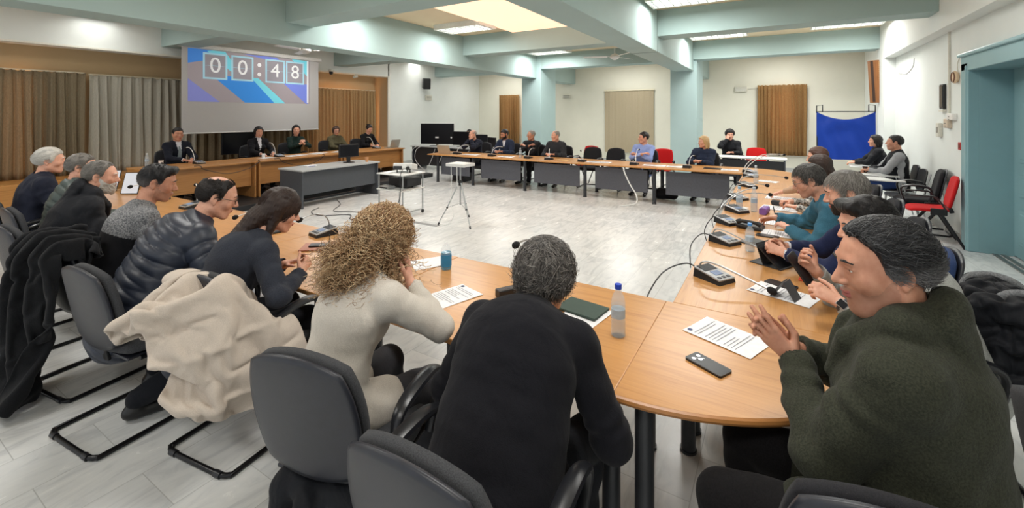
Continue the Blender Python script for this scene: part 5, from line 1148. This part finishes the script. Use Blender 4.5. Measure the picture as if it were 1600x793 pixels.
# monitors and television
def monitor(label, loc, rz, w, h, stand=.1, back=False, name='monitor'):
    t = thing(name, label, 'screen', loc, rz); B().box((0, 0, stand+h/2), (w, .045, h), bev=.008).obj('housing', M_black, t); B().box((0, -.0235, stand+h/2), (w-.04, .003, h-.04)).obj('panel', M_scr_d, t)
    B().box((0, .01, stand/2+.02), (.08, .03, stand+.08), bev=.004).obj('neck', M_black, t); B().box((0, 0, .008), (w*.4, .18, .016), bev=.006).obj('foot', M_black, t)
    if back: B().box((0, -.0255, stand+h*.33), (.12, .002, .05)).obj('sticker', M_paper, t); B().lathe([(0, 0), (.03, 0), (.03, .002), (0, .002)], 16).obj('round_sticker', M_paper, t, (w*.43, -.026, stand+h*.33), (PI/2, 0, 0))
    return t
DZ = .75
monitor('large black television on the equipment desk', (-9.54, 11.1, DZ), R(18), 1.16, .68, .06, True, 'television'); monitor('black monitor left of the bald man', (-8.62, 11.2, DZ), R(8), .62, .44, .05); monitor('middle black monitor behind the bald man', (-7.95, 11.25, DZ), R(12), .55, .36, .05); monitor('small tilted black monitor right of the bald man', (-7.42, 11.15, DZ), R(-25), .46, .29, .05)
monitor('black monitor standing on the grey-topped desk', (-8.05, 6.42, T), R(80), .46, .28, .12); t = monitor('dim black screen standing behind the presidium under the projection screen', (-11.35, 5.85, .1), R(90), .9, .56, .72, name='television')
# cables on the floor
def cable(label, pts, r=.006, m=None, name='cable'): return tag(B().tube(spline(pts, 8), r, 6).obj(name, m or M_black), label, 'cable')
cable('black cable looping on the floor in front of the grey-topped desk', [(-7.5, 5.3, .007), (-7.3, 5.0, .007), (-6.9, 4.9, .007), (-6.5, 5.2, .007), (-6.2, 5.0, .007), (-5.9, 5.35, .007)])
cable('second black cable crossing under the grey-topped desk', [(-7.9, 6.0, .007), (-7.4, 5.7, .007), (-7.0, 5.25, .007), (-6.6, 5.4, .007), (-6.0, 5.45, .007)])
cable('white cable hanging off the far table onto the floor', [(-2.66, 8.86, T-.04), (-2.62, 8.78, .62), (-2.5, 8.74, .40), (-2.36, 8.7, .2), (-2.34, 8.62, .06), (-2.5, 8.5, .012), (-2.62, 8.45, .012)], .013, M_white)
cable('black cable on the floor under the corner table', [(-.45, 1.66, .006), (-.40, 1.6, .006), (-.28, 1.62, .006), (-.12, 1.75, .006), (-.02, 2.0, .006)])
cable('black cables hanging from the projector to the floor', [(-5.62, 5.62, .83), (-5.50, 5.44, .72), (-5.50, 5.44, .4), (-5.58, 5.42, .15), (-5.50, 5.46, .01), (-5.6, 5.3, .007)])
for k, (a, c) in enumerate((((-10.1, 10.8, .78), (-9.7, 10.5, .3)), ((-9.9, 10.75, .78), (-9.3, 10.45, .35)))):
    cable(('pale cable tangle hanging left of the equipment desk', 'pale cable drooping across the equipment desk front')[k], [(a[0], a[1], .76), (a[0]-.1, a[1]-.16, .62), (a[0]-.05, a[1]-.22, .3), (c[0]-.1, c[1]-.05, .012), (c[0]+.25, c[1]-.1, .012), (c[0]+.4, c[1], .3), (c[0]+.5, c[1]+.1, .70)], .009, plain('cable_grey', (196, 198, 198), .5))
t = thing('cable_cover', 'flat grey floor cable cover running to the tripod', 'cable cover', (-5.35, 5.42, 0), R(0)); B().raw([(-.7, -.05, 0), (.7, -.05, 0), (.7, .05, 0), (-.7, .05, 0), (-.7, -.02, .014), (.7, -.02, .014), (.7, .02, .014), (-.7, .02, .014)], [(0, 1, 5, 4), (1, 2, 6, 5), (2, 3, 7, 6), (3, 0, 4, 7), (4, 5, 6, 7)], False).obj('strip', plain('cover_grey', (150, 152, 152), .6), t)
for y, lb in ((4.4, 'black cable drooping over the front of the suit man\'s desk'), (5.9, 'black cable drooping over the front of the paper-strewn desk')):
    cable(lb, [(-9.16, y-.5, .846), (-9.03, y-.45, .847), (-9.005, y-.40, .78), (-9.0, y, .66), (-9.0, y+.4, .72), (-9.005, y+.58, .82), (-9.03, y+.62, .847), (-9.16, y+.66, .846)], .006)
# draped clothes and bags
def drape(name, label, cat, loc, rz, mat, shapes, vox=.008, wr=.006, seed=1, lo=None, hi=None, part='cloth'):
    t = thing(name, label, cat, loc, rz); d = SDF(lo, hi, vox); shapes(d); d.disp(lambda P: wr*vnoise(P*np.array([1, 1, .7]), 6, seed)+wr*.5*vnoise(P, 14, seed+1)); V, F = d.mesh(); link(part, fast_mesh(part, V, F), mat, t); return t
t = thing('pouch', 'black ribbed pouch lying on the side table beyond the purple pencil case', 'pouch', (.06, 5.92, T+.004), R(70)); B().tube([(0, -.11+.011*k, .032) for k in range(21)], [.012]+[.030+.0015*(k % 2) for k in range(19)]+[.012], 14).obj('body', M_dark, t); B().box((0, 0, .063), (.006, .17, .004)).obj('zip', M_black, t)
t = thing('folder', 'red folder lying under the navy sleeves', 'folder', (.28, 3.42, T), R(80)); B().box((0, 0, .006), (.2, .28, .010), bev=.003).obj('cover', plain('folder_red', (214, 78, 52), .5), t); B().box((0, 0, .0065), (.192, .272, .007)).obj('pages', M_paper, t)
t = thing('equipment_case', 'black equipment case on the floor under the left end of the far table', 'case', (-7.25, 9.45, 0)); B().box((0, 0, .115), (.42, .28, .22), bev=.012).obj('case_body', M_dark, t); B().box((0, -.143, .13), (.40, .008, .012)).obj('seam', M_black, t); B().tube([(-.07, -.14, .17), (-.06, -.17, .17), (.06, -.17, .17), (.07, -.14, .17)], .008).obj('handle', M_black, t)
# ------------------------------------------------------------------ the people in the room
NV = .0056; FV = .0072
P_dark = cloth('trouser_dark', (30, 32, 38), (22, 23, 28), 300, bump=.3); P_jean = cloth('jeans_blue', (44, 66, 116), (34, 52, 96), 300, bump=.3); P_grey = cloth('trouser_grey', (62, 62, 66), None, 300, bump=.3)
c_black = cloth('black_wool', (26, 26, 32), (18, 18, 23), 320, bump=.5, fold=.35); c_blackj = cloth('black_shell', (24, 26, 32), (16, 18, 23), 300, rough=.7, bump=.2, fold=.5); c_navyj = cloth('navy_shell', (34, 38, 54), (24, 28, 42), 300, rough=.75, fold=.4)
c_puff = plain('puffer_black', (40, 46, 60), .42, var=.1, bump=.15, bscale=400); c_pgreen = plain('puffer_green', (62, 74, 72), .5, var=.1, bump=.15, bscale=400)
c_char = cloth('charcoal_knit', (54, 58, 68), (38, 41, 50), 300, bump=.8, fold=.3); c_beige = cloth('beige_wool', (214, 208, 198), (198, 190, 180), 320, bump=.5, fold=.3)
c_green = cloth('green_boucle', (60, 62, 50), (42, 44, 36), 190, bump=1.0, fold=.35); c_lgrey = cloth('light_grey_knit', (176, 178, 174), (150, 152, 150), 260, fold=.3); c_navy = cloth('navy_knit', (40, 48, 82), (30, 37, 66), 280, fold=.3)
c_teal = cloth('teal_jacket', (74, 126, 150), (56, 104, 128), 260, fold=.4); c_greymel = cloth('grey_melange', (150, 150, 152), (74, 76, 80), 110, bump=1, fold=.2); c_blackk = cloth('black_knit', (28, 28, 32), None, 240, fold=.3)
c_print = cloth('patterned_blouse', (226, 222, 214), (40, 38, 40), 60, bump=.1, mix=.52, mscale=38); c_sand = cloth('sand_top', (196, 164, 138), None, 240); c_lblue = cloth('light_blue_shirt', (150, 170, 222), (134, 154, 208), 240, bump=.2, fold=.5)
c_bluej = cloth('blue_jacket', (44, 54, 76), (34, 42, 62), 260, fold=.4); c_olive = cloth('olive_jacket', (92, 88, 66), (72, 68, 50), 240, fold=.4); c_dgreen = cloth('dark_green_top', (26, 44, 40), None, 240); c_suit = cloth('suit_dark', (30, 34, 46), (24, 27, 38), 320, bump=.2, fold=.25)
c_white = cloth('shirt_white', (224, 226, 234), (212, 214, 224), 320, bump=.15, fold=.2); c_tie = plain('tie_grey', (122, 134, 140), .5, var=.2, scale=120); c_dgrey = cloth('dark_grey_jacket', (56, 58, 62), (40, 42, 46), 260, fold=.4); c_knit2 = cloth('cuff_grey_knit', (150, 152, 154), (110, 112, 116), 160, bump=1)
h_white = hairm('hair_white', [(196, 192, 184), (222, 220, 214), (236, 234, 230)]); h_grey = hairm('hair_grey', [(92, 88, 84), (136, 132, 126), (176, 172, 166)]); h_salt = hairm('hair_salt', [(44, 42, 42), (84, 82, 80), (140, 138, 134)]); h_black = hairm('hair_black', [(20, 18, 20), (30, 27, 28), (42, 38, 38)]); h_brown = hairm('hair_brown', [(40, 28, 24), (58, 42, 36), (78, 58, 48)])
h_dark = hairm('hair_dark', [(26, 22, 22), (38, 32, 30), (54, 46, 42)]); h_blond = hairm('hair_blond_curly', [(120, 88, 62), (176, 140, 104), (206, 174, 134), (228, 204, 168)]); h_blond2 = hairm('hair_blond', [(176, 142, 96), (212, 184, 138), (228, 206, 164)]); h_dsalt = hairm('hair_dark_grey', [(50, 47, 45), (92, 88, 85), (130, 125, 120), (178, 172, 166)]); h_red = hairm('hair_auburn', [(56, 36, 30), (88, 58, 46), (112, 76, 58)])
h_temple = hairm('hair_black_grey', [(22, 22, 24), (40, 40, 42), (66, 66, 68), (112, 112, 114)], temple=(132, 130, 130)); h_fade = hairm('hair_fade', [(26, 25, 27), (36, 34, 36), (52, 50, 50)], temple=(112, 106, 104))
G_dark = plain('spectacle_black', (22, 22, 24), .25); G_met = plain('spectacle_metal', (110, 104, 100), .3, .8)
def twotone(V, p0, N, Sh, El, Wr, s): d = N-p0; return ((V-p0)@d/(d@d) < .62)
# near row, left to right
person('white-haired man in a dark jacket at the far left of the near table', (-6.66, 1.29), -6, lean=14, head=(-16, 4, 0), top=('jacket', c_navyj), pants=P_dark, hair=dict(hl='low', t=.014, mess=.15, str=[dict(n=1800, L=.055, flow='back', r=.0011, lift=.12)]), hairmat=h_white, brow=h_white, skn='c', vox=FV, collar=.05, s=1.05)
person('man in glasses and a dark green quilted jacket second from the left', (-5.82, 1.33), -6, lean=14, head=(-22, 4, 0), top=('puffer', c_pgreen), pants=P_dark, hair=dict(hl='full', t=.010, mess=.2, str=[dict(n=1500, L=.035, flow='back', r=.001, lift=.15)]), hairmat=h_grey, skn='c', vox=FV, glasses=G_dark, collar=.05, s=1.02)
person('white-bearded man in a hooded black jacket third from the left', (-5.02, 1.13), -8, lean=24, head=(-20, 8, 0), top=('jacket', c_blackj), pants=P_dark, hair=dict(hl='recede', t=.007, mess=.3, str=[dict(n=1800, L=.03, flow='back', r=.0009, lift=.3)]), hairmat=h_grey, brow=h_white, skn='c', vox=FV, hood=True, s=1.04, bulk=.24, fat=.4, beard=dict(m=hairm('beard_grey_white', [(158, 152, 146), (196, 192, 186), (222, 219, 214)]), t=.007, len=.012))
person('man with a dark fade haircut in a grey and black sweater', (-4.08, 1.19), -10, lean=20, hunch=8, head=(-18, 16, 0), top=('knit', c_greymel, c_blackk, twotone), pants=P_dark, hair=dict(hl='full', t=.009, quiff=.004, mess=.15, str=[dict(n=2200, L=.022, flow='back', r=.0009, lift=.2)]), hairmat=h_fade, brow=h_black, skn='b', vox=NV, stubble=1, s=1.06)
person('balding man in glasses and a black quilted jacket', (-3.40, 1.15), -12, lean=28, hunch=16, head=(-14, 20, 0), top=('puffer', c_puff), pants=P_dark, hair=dict(hl='recede', t=.009, bald=1.0, by=-.02, mess=.15, str=[dict(n=2600, L=.03, flow='back', r=.0009, lift=.1)]), hairmat=h_dark, skn='c', vox=NV, glasses=G_dark, bulk=.26, collar=.05, s=1.1, seat=.48, feet=((-.15, .10), (.15, -.02)), wl=(-.12, .52, .83), wr=(.16, .50, .84))
person('woman with long dark brown hair in a charcoal sweater', (-2.74, 1.24), -12, lean=24, hunch=22, seat=.47, bulk=.12, head=(-16, 24, 0), top=('knit', c_char), pants=P_dark, hair=dict(hl='woman', t=.012, long=.27, back=.10, w=.080, mess=.06, rg=.0018, tw=4, str=[dict(n=3000, L=.26, flow='down', r=.0011, steps=12, lift=.0)]), hairmat=h_brown, skn='c', fem=True, bend=-2, vox=NV, s=1.07, wr=(.20, .42, .84), wl=(-.1, .45, .82), hr=dict(f=(-.35, .6, .5), n=(-.8, -.3, 0), pose='grip'), er=(.8, -.1, -.6))
person('woman with curly blond hair in a beige blazer', (-1.60, 1.17), -4, lean=19, hunch=14, head=(-6, 10, 0), top=('blazer', c_beige), pants=P_grey, hair=dict(hl='woman', t=.028, long=.42, back=.15, w=.085, mess=.34, grav=.5, rg=.006, str=[dict(n=2500, L=.50, flow='down', r=.0021, steps=56, lift=.10, curl=(.013, .055)), dict(n=900, L=.15, flow='crown', r=.0019, steps=26, lift=.4, curl=(.012, .05))]), hairmat=h_blond, skn='c', fem=True, vox=NV, s=1.02, seat=.48, skirt=.42, collar=.02, wr=(.12, .34, 1.02), wl=(.0, .34, 1.03), er=(.75, .1, -.75), el=(-.6, .2, -.8), hr=dict(f=(-.45, .3, .75), n=(-.7, -.4, .1), pose='clasp'), hl=dict(f=(.35, .3, .75), n=(.7, -.4, .1), pose='clasp'))
person('grey-haired person in a black blazer seen from behind', (-.77, 1.15), 4, lean=30, hunch=24, nfw=.055, short=.035, head=(-4, 12, 2), top=('blazer', c_black), pants=P_dark, hair=dict(hl='low', low=True, t=.020, mess=.6, grav=.35, str=[dict(n=6000, L=.085, flow='crown', r=.0012, steps=8, lift=.42), dict(n=1500, L=.05, flow='fwd', r=.0011, steps=6, lift=.3)]), hairmat=h_dsalt, skn='c', vox=NV, s=1.06, bulk=.30, fat=.3, skirt=.3, collar=.025, wl=(-.17, .44, .82), wr=(.15, .46, .82), el=(-.55, -.3, -.8), er=(.55, -.3, -.8))
# right side, near to far
P9 = person('grey-templed man in a dark green coat with his hands together', (0.35, 1.69), 82, lean=2, hunch=4, head=(24, 10, 0), top=('coat', c_green), pants=cloth('trouser_black', (28, 26, 28), (18, 17, 18), 200), hair=dict(hl='recede', t=.013, mess=.35, rg=.003, str=[dict(n=6500, L=.045, flow='back', r=.0011, steps=8, lift=.38)]), hairmat=h_temple, brow=h_black, skn='b', vox=.0042, s=1.08, bulk=.34, fat=.35, hood=True, collar=.05, skirt=.45,
            wl=(.035, .30, .965), wr=(.125, .315, .965), el=(-.55, .15, -.85), er=(.6, .1, -.8), hl=dict(f=(.05, .72, .62), n=(1, -.05, .1), pose='flat', spread=7), hr=dict(f=(-.22, .72, .60), n=(-1, .1, .1), pose='relax', spread=9), stubble=1)
P10 = person('man with slicked black hair in a light grey sweater wearing a watch', (.72, 2.85), 104, lean=24, hunch=12, head=(4, 14, 0), top=('knit', c_lgrey), pants=P_dark, hair=dict(hl='full', t=.012, quiff=.008, mess=.08, str=[dict(n=4200, L=.075, flow='back', r=.0012, steps=8, lift=.12)]), hairmat=h_black, skn='c', vox=NV, s=1.06, wl=(-.13, .50, .90), wr=(.13, .52, .96), hl=dict(f=(.35, .75, .35), n=(.6, -.1, -.5), pose='grip'), hr=dict(f=(-.1, .6, .6), n=(-.5, -.5, 0), pose='grip'), el=(-.6, -.1, -.8), er=(.5, -.1, -.8))
person('grey-haired bearded man in a navy sweater', (.66, 3.58), 92, lean=18, hunch=8, head=(2, 16, 0), top=('knit', c_navy), pants=P_dark, hair=dict(hl='full', t=.014, mess=.3, str=[dict(n=2600, L=.035, flow='crown', r=.0011, lift=.3)]), hairmat=h_grey, brow=h_dark, skn='c', vox=NV, s=1.06, beard=dict(m=h_dark, t=.004), shirt=c_white, collar=.02, wl=(-.05, .60, .85), wr=(.10, .60, .86), hl=dict(f=(.3, .8, .2), n=(.7, 0, -.4), pose='pinch'), hr=dict(f=(-.3, .8, .2), n=(-.7, 0, -.3), pose='pinch'))
person('man with spectacles and grey hair in a teal jacket, writing', (0.66, 4.6), 94, lean=30, hunch=14, head=(0, 22, 0), top=('jacket', c_teal), pants=P_dark, hair=dict(hl='full', t=.012, mess=.3, str=[dict(n=2000, L=.04, flow='crown', r=.0011, lift=.25)]), hairmat=h_salt, skn='c', vox=FV, s=1.08, glasses=G_met, stubble=1, wl=(-.05, .56, .80), wr=(.28, .64, .82), hr=dict(f=(.1, .8, -.2), n=(-.6, 0, -.7), pose='pinch'))
person('woman with brown hair in a black and white patterned blouse', (.68, 5.60), 92, lean=20, hunch=10, head=(0, 16, 0), top=('shirt', c_print), pants=P_dark, hair=dict(hl='woman', t=.014, long=.24, w=.075, rg=.002, tw=4), hairmat=h_brown, skn='c', fem=True, vox=FV, s=1.02, wl=(-.1, .50, .82), wr=(.12, .54, .84), hr=dict(pose='grip'))
person('woman with auburn-brown hair and bare beige sleeve farthest along the side table', (.68, 6.60), 92, lean=16, hunch=8, head=(4, 8, 0), top=('shirt', c_sand), pants=P_dark, hair=dict(hl='woman', t=.014, long=.24, w=.075, rg=.002, tw=4), hairmat=h_red, skn='c', fem=True, vox=FV, s=1.02, wl=(-.12, .62, .82), wr=(.1, .52, .82))
# far row
FS = dict(vox=FV, pants=P_dark, z=0)
person('bald man with his hand at his mouth at the far table', (-7.34, 10.26), 180, lean=12, hunch=8, head=(-32, 8, 0), top=('jacket', c_navyj), hair=dict(hl='recede', t=.003, bald=1.35, by=-.0), hairmat=h_grey, skn='c', s=1.02, seat=.44, wr=(.04, .28, 1.10), wl=(-.02, .30, 1.08), er=(.5, .2, -.8), hr=dict(f=(-.2, -.2, 1), n=(0, -1, 0), pose='clasp'), hl=dict(f=(.2, -.1, 1), n=(0, -1, 0), pose='clasp'), **FS)
person('dark-haired bearded man in a blue jacket over an open white collar', (-6.32, 10.26), 180, lean=8, hunch=4, head=(-22, 14, 0), top=('jacket', c_bluej), hair=dict(hl='full', t=.014), hairmat=h_black, skn='d', s=1.04, seat=.44, beard=dict(m=h_black, t=.004), shirt=c_white, vneck=.2, collar=.02, **FS)
person('grey-haired man in a dark jacket with folded arms', (-5.54, 10.26), 180, lean=2, head=(-34, 4, 0), top=('jacket', c_blackj), hair=dict(hl='recede', t=.007), hairmat=h_grey, skn='b', s=1.02, seat=.44, glasses=G_met, wl=(.08, .23, .95), wr=(-.05, .27, .97), el=(-.8, .1, -.5), er=(.8, .1, -.5), **FS)
person('balding man in a dark grey zipped jacket at the far table', (-4.80, 10.26), 180, lean=8, head=(-34, 4, 0), top=('jacket', c_dgrey), hair=dict(hl='recede', t=.005, bald=.9, by=.0), hairmat=h_grey, skn='c', s=1.04, seat=.44, fat=.3, bulk=.1, collar=.05, **FS)
person('man in a light blue shirt looking to the left', (-2.60, 10.24), 180, lean=0, head=(-58, 2, 0), top=('shirt', c_lblue), hair=dict(hl='full', t=.012), hairmat=h_dark, skn='a', s=1.04, seat=.44, bulk=.06, collar=.03, wl=(.07, .25, .88), wr=(-.03, .29, .90), el=(-.8, .1, -.5), er=(.8, .1, -.5), **FS)
person('blonde woman in a navy jacket at the right end of the far table', (-1.30, 10.24), 176, lean=12, head=(-48, 4, 0), top=('jacket', c_bluej), hair=dict(hl='woman', t=.016, long=.17, w=.078, fringe=True, rg=.002, tw=4), hairmat=h_blond2, skn='a', fem=True, s=1.0, seat=.44, collar=.02, wl=(.02, .40, .82), wr=(.12, .40, .82), hl=dict(pose='clasp'), hr=dict(pose='clasp'), **FS)
person('person in black with bushy black hair resting a hand on the face at the back', (-1.02, 12.72), 186, lean=6, head=(8, 6, 0), top=('jacket', c_blackj), hair=dict(hl='low', t=.034, rg=.006), hairmat=h_black, skn='c', s=1.0, seat=.48, wr=(.06, .22, 1.14), er=(.7, .2, -.7), hr=dict(f=(-.2, -.3, 1), n=(-.2, -1, 0), pose='relax'), wl=(-.05, .40, .83), **FS)
person('person mostly hidden behind the black monitors', (-9.0, 12.25), 180, lean=10, head=(0, 10, 0), top=('jacket', c_blackj), hair=dict(hl='full', t=.012), hairmat=h_black, skn='c', s=.92, seat=.44, **FS)
armchair('chair hidden behind the black monitors', (-9.0, 12.3, 0), R(180), M_fabd)
# presidium
PS = dict(vox=FV, pants=P_dark, z=.1, seat=.50)
TP = .80
person('man in a dark suit and grey tie speaking at the presidium', (-10.38, 4.08), -84, lean=6, head=(-10, 4, 0), top=('blazer', c_suit), hair=dict(hl='full', t=.010), hairmat=h_black, skn='b', s=1.02, shirt=c_white, vneck=.75, tie=c_tie, collar=.03, wl=(-.06, .46, TP), wr=(.08, .46, TP), hl=dict(pose='clasp'), hr=dict(pose='clasp'), **PS)
person('dark-haired woman in black with a wide white collar', (-10.38, 5.70), -90, lean=6, head=(-14, 4, 0), top=('blazer', c_black), hair=dict(hl='woman', t=.020, long=.10, w=.078, fringe=True), hairmat=h_dark, skn='a', fem=True, s=1.0, shirt=c_white, vneck=.9, collar=.03, wl=(-.14, .44, TP), wr=(.14, .44, TP), **PS)
person('woman in dark green with long black hair and raised clasped hands', (-10.38, 6.64), -90, lean=4, head=(-26, 2, 0), top=('shirt', c_dgreen), hair=dict(hl='woman', t=.014, long=.20, w=.074), hairmat=h_black, skn='c', fem=True, s=1.02, wl=(-.03, .34, .96), wr=(.05, .34, .97), el=(-.8, .2, -.6), er=(.8, .2, -.6), hl=dict(f=(.5, .3, .6), n=(.6, -.3, 0), pose='clasp'), hr=dict(f=(-.5, .3, .6), n=(-.6, -.3, 0), pose='clasp'), **PS)
person('woman with short brown hair and glasses in an olive jacket', (-10.38, 7.78), -90, lean=8, head=(-20, 8, 0), top=('jacket', c_olive), hair=dict(hl='woman', t=.020, long=.07, w=.078, fringe=True), hairmat=h_brown, skn='a', fem=True, s=.96, glasses=G_dark, wl=(-.12, .44, TP), wr=(.12, .44, TP), **PS)
person('woman in black with dark hair tied up, looking down', (-10.38, 8.82), -90, lean=14, hunch=8, head=(-8, 26, 0), top=('knit', c_blackk), hair=dict(hl='woman', t=.010, bun=True), hairmat=h_dark, skn='c', fem=True, s=1.02, wl=(-.10, .46, TP), wr=(.12, .46, TP), **PS)
# along the right wall
person('man in a dark vest over grey sleeves seated against the right wall', (1.86, 10.12), 90, lean=2, head=(-6, -2, 0), top=('knit', cloth('grey_sleeve', (160, 162, 166), None, 260), c_blackj, lambda V, p0, N, Sh, El, Wr, s: np.array((np.abs(V[:, 0]) < .175*s) & ((V[:, 2] > El[0][2]+.02) | (V[:, 1] < .18)))), pants=P_jean, hair=dict(hl='full', t=.010), hairmat=h_black, skn='b', s=1.03, seat=.49, bulk=.12, fat=.3, vox=FV, stubble=1, wl=(-.05, .42, .80), wr=(.08, .42, .80), hl=dict(pose='clasp'), hr=dict(pose='grip'), collar=.05)
person('dark-haired woman in black seated beside the blue cloth', (1.82, 11.52), 90, lean=4, head=(4, 0, 0), top=('jacket', c_blackj), pants=P_dark, hair=dict(hl='woman', t=.020, long=.12, w=.08, fringe=True), hairmat=h_dark, skn='c', fem=True, s=.98, seat=.48, bulk=.1, vox=FV, wl=(-.08, .42, .80), wr=(.08, .42, .80), collar=.03)
# things in or on hands
t = thing('smartwatch', 'smartwatch with a light rim on the left wrist of the man in grey', 'watch', (0, 0, 0)); q = P10['Wr'][0]; e = P10['El'][0]; f = nv(q-e); 
mw = Matrix.Translation((.72, 2.85, 0)) @ Matrix.Rotation(R(104), 4, 'Z'); pw = mw @ Vector(q-f*.018); fd = (mw.to_3x3() @ Vector(f)); t.location = pw; t.rotation_euler = fd.to_track_quat('Z', 'Y').to_euler()
B().tube([(.038*math.cos(a), .033*math.sin(a), 0) for a in [2*PI*k/24 for k in range(24)]], .009, 8, closed=True, flat=(.35, 1.3)).obj('strap', plain('strap_dark', (52, 52, 58), .5), t)
wd = (t.rotation_euler.to_matrix().inverted() @ Vector((-.35, -.75, .55))); an_ = math.atan2(wd.y, wd.x); pr = (.041*math.cos(an_), .037*math.sin(an_), 0)
B().box((0, 0, 0), (.010, .038, .044), bev=.004).obj('case', plain('watch_silver', (206, 206, 208), .3, .5), t, pr, (0, 0, an_)); B().box((.0062, 0, 0), (.002, .032, .038), bev=.0008).obj('dial', M_scr_d, t, pr, (0, 0, an_))
qw = mw @ Vector(P10['Wr'][1]); t = phone('black phone held up by the man in the grey sweater', (qw.x-.075, qw.y-.05, qw.z+.015), R(60)); t.rotation_euler = (R(58), R(-10), R(70))
t = thing('pen', 'dark pen in the hand of the man in teal', 'pen', (.01, 5.0, TZ+.06)); B().tube([(0, 0, -.03), (-.03, .02, .10)], .0045, 8).obj('barrel', M_black, t); B().cyl((0, 0, -.03), (.002, -.001, -.042), .0035, .0008).obj('tip', M_silver, t)
t = thing('brown_cup', 'brown cup in the hands of the man in the vest', 'cup', (1.40, 10.16, .735)); B().lathe([(0, .003), (.03, 0), (.038, .11), (.035, .11), (.028, .008), (0, .008)], 24).obj('cup_wall', plain('cup_brown', (66, 42, 34), .5), t); B().lathe([(.039, .108), (.040, .116), (0, .118)], 24).obj('lid', M_black, t)
# draped clothes
BK = ((0, 0, .72), (.46, .11, .44)); ST = ((0, .33, .47), (.5, .46, .07))
cloth_drape('coat', 'crumpled beige coat folded over a chair back between the quilted jacket and the curly-haired woman', 'coat', (-2.55, 1.10, 0), R(8), cloth('coat_beige', (206, 194, 182), (192, 180, 168), 320, bump=.4, fold=.3), 1.25, .76, .80, (.18, -.02, .92), R(8), [BK, ST, ((.30, .32, .62), (.06, .34, .1)), ((-.30, .32, .62), (.06, .34, .1))], seed=2, pin=.05, pinx=.22)
cloth_drape('coat', 'long black coat hanging over a chair down to the floor at the left', 'coat', (-4.0, .90, 0), R(8), cloth('coat_black', (30, 31, 34), (20, 21, 24), 300, fold=.3), 1.0, 1.30, .50, (-.02, -.42, .965), 0, [BK, ST, ((0, 0, .0), (3, 3, .03))], seed=5, bend=10, nx=40, pin=.06, hang=.75)
jk = cloth_drape('jacket', 'black jacket with grey knitted bands hung over a chair at the right edge', 'jacket', (.945, 3.0, 0), R(100), c_blackj, .85, .95, .7, (0, -.08, 1.0), 0, [BK, ST], seed=7, bend=10, nx=38)
for x in (-.12, .13): B().tube([(x+.02*math.sin(a*2), .105*math.cos(a)-.01, .90+.085*math.sin(a)) for a in [PI*k/16-.25 for k in range(21)]], .027, 10, flat=(1, .5)).obj('knit_cuff', c_knit2, jk)
def bundle(d):
    A = lambda *p: np.array(p)-np.array([-1.42, 1.0, 0]); d.cap(A(-1.58, 1.02, .40), A(-1.32, 1.06, .40), .06, .06, .04); d.cap(A(-1.60, .98, .38), A(-1.56, .96, .15), .06, .04, .03); d.cap(A(-1.44, .98, .38), A(-1.42, 1.0, .26), .06, .045, .03); d.cap(A(-1.30, 1.02, .38), A(-1.28, 1.04, .30), .05, .04, .03)
bn = drape('jacket', 'black garment stuffed under the seat of the black-shelled chair', 'jacket', (-1.42, 1.0, 0), 0, c_blackj, bundle, .007, .008, 9, (-.35, -.2, .02), (.35, .3, .6)); B().box((.0, -.09, .39), (.045, .004, .014), (0, 0, R(8))).obj('white_tag', M_paper, bn)
def bag(d):
    for k in range(4): d.cap(np.array([-.10, .0, .50+.055*k]), np.array([.10, .03, .50+.055*k]), .050, .050, .008)
drape('padded_bag', 'shiny black padded bag wedged beside the black blazer on the grey chair', 'bag', (-.50, .99, 0), R(4), plain('shiny_black', (24, 25, 30), .22, bump=.3, bscale=60), bag, .006, .005, 11, (-.2, -.15, .4), (.2, .2, .8), 'padding')
def khaki(d):
    d.cap(np.array([-.16, 0, .70]), np.array([.18, .08, .74]), .07, .06, .04); d.cap(np.array([-.16, 0, .68]), np.array([-.2, -.02, .52]), .07, .05, .04)
kb = drape('jacket', 'khaki jacket bundle with red lining between the white-bearded man and the sweater', 'jacket', (-4.55, 1.18, 0), 0, plain('khaki', (140, 128, 92), .7, var=.15), khaki, .008, .008, 13, (-.4, -.2, .4), (.4, .3, .9)); B().box((.06, .0, .58), (.20, .08, .22), bev=.03).obj('red_lining', M_redf, kb)
def floor_bag(d):
    d.cap(np.array([-.15, 0, .10]), np.array([.15, 0, .10]), .10, .09, .03); d.cap(np.array([-.12, 0, .16]), np.array([.12, .01, .17]), .07, .06, .04)
    I = np.argwhere(d.D < .05); d.D[tuple(I.T)] = np.maximum(d.D[tuple(I.T)], .004-(I[:, 2]*d.h+d.lo[2]))
fb_ = drape('bag', 'slumped black bag on the floor under the far table by the blonde woman', 'bag', (-1.98, 9.62, 0), 0, c_blackj, floor_bag, .009, .006, 15, (-.35, -.25, -.03), (.35, .25, .35), 'bag_body'); B().tube(spline([(-.10, .0, .20), (-.05, .0, .29), (.05, .0, .29), (.10, .0, .20)], 6), .008).obj('handle', M_black, fb_)
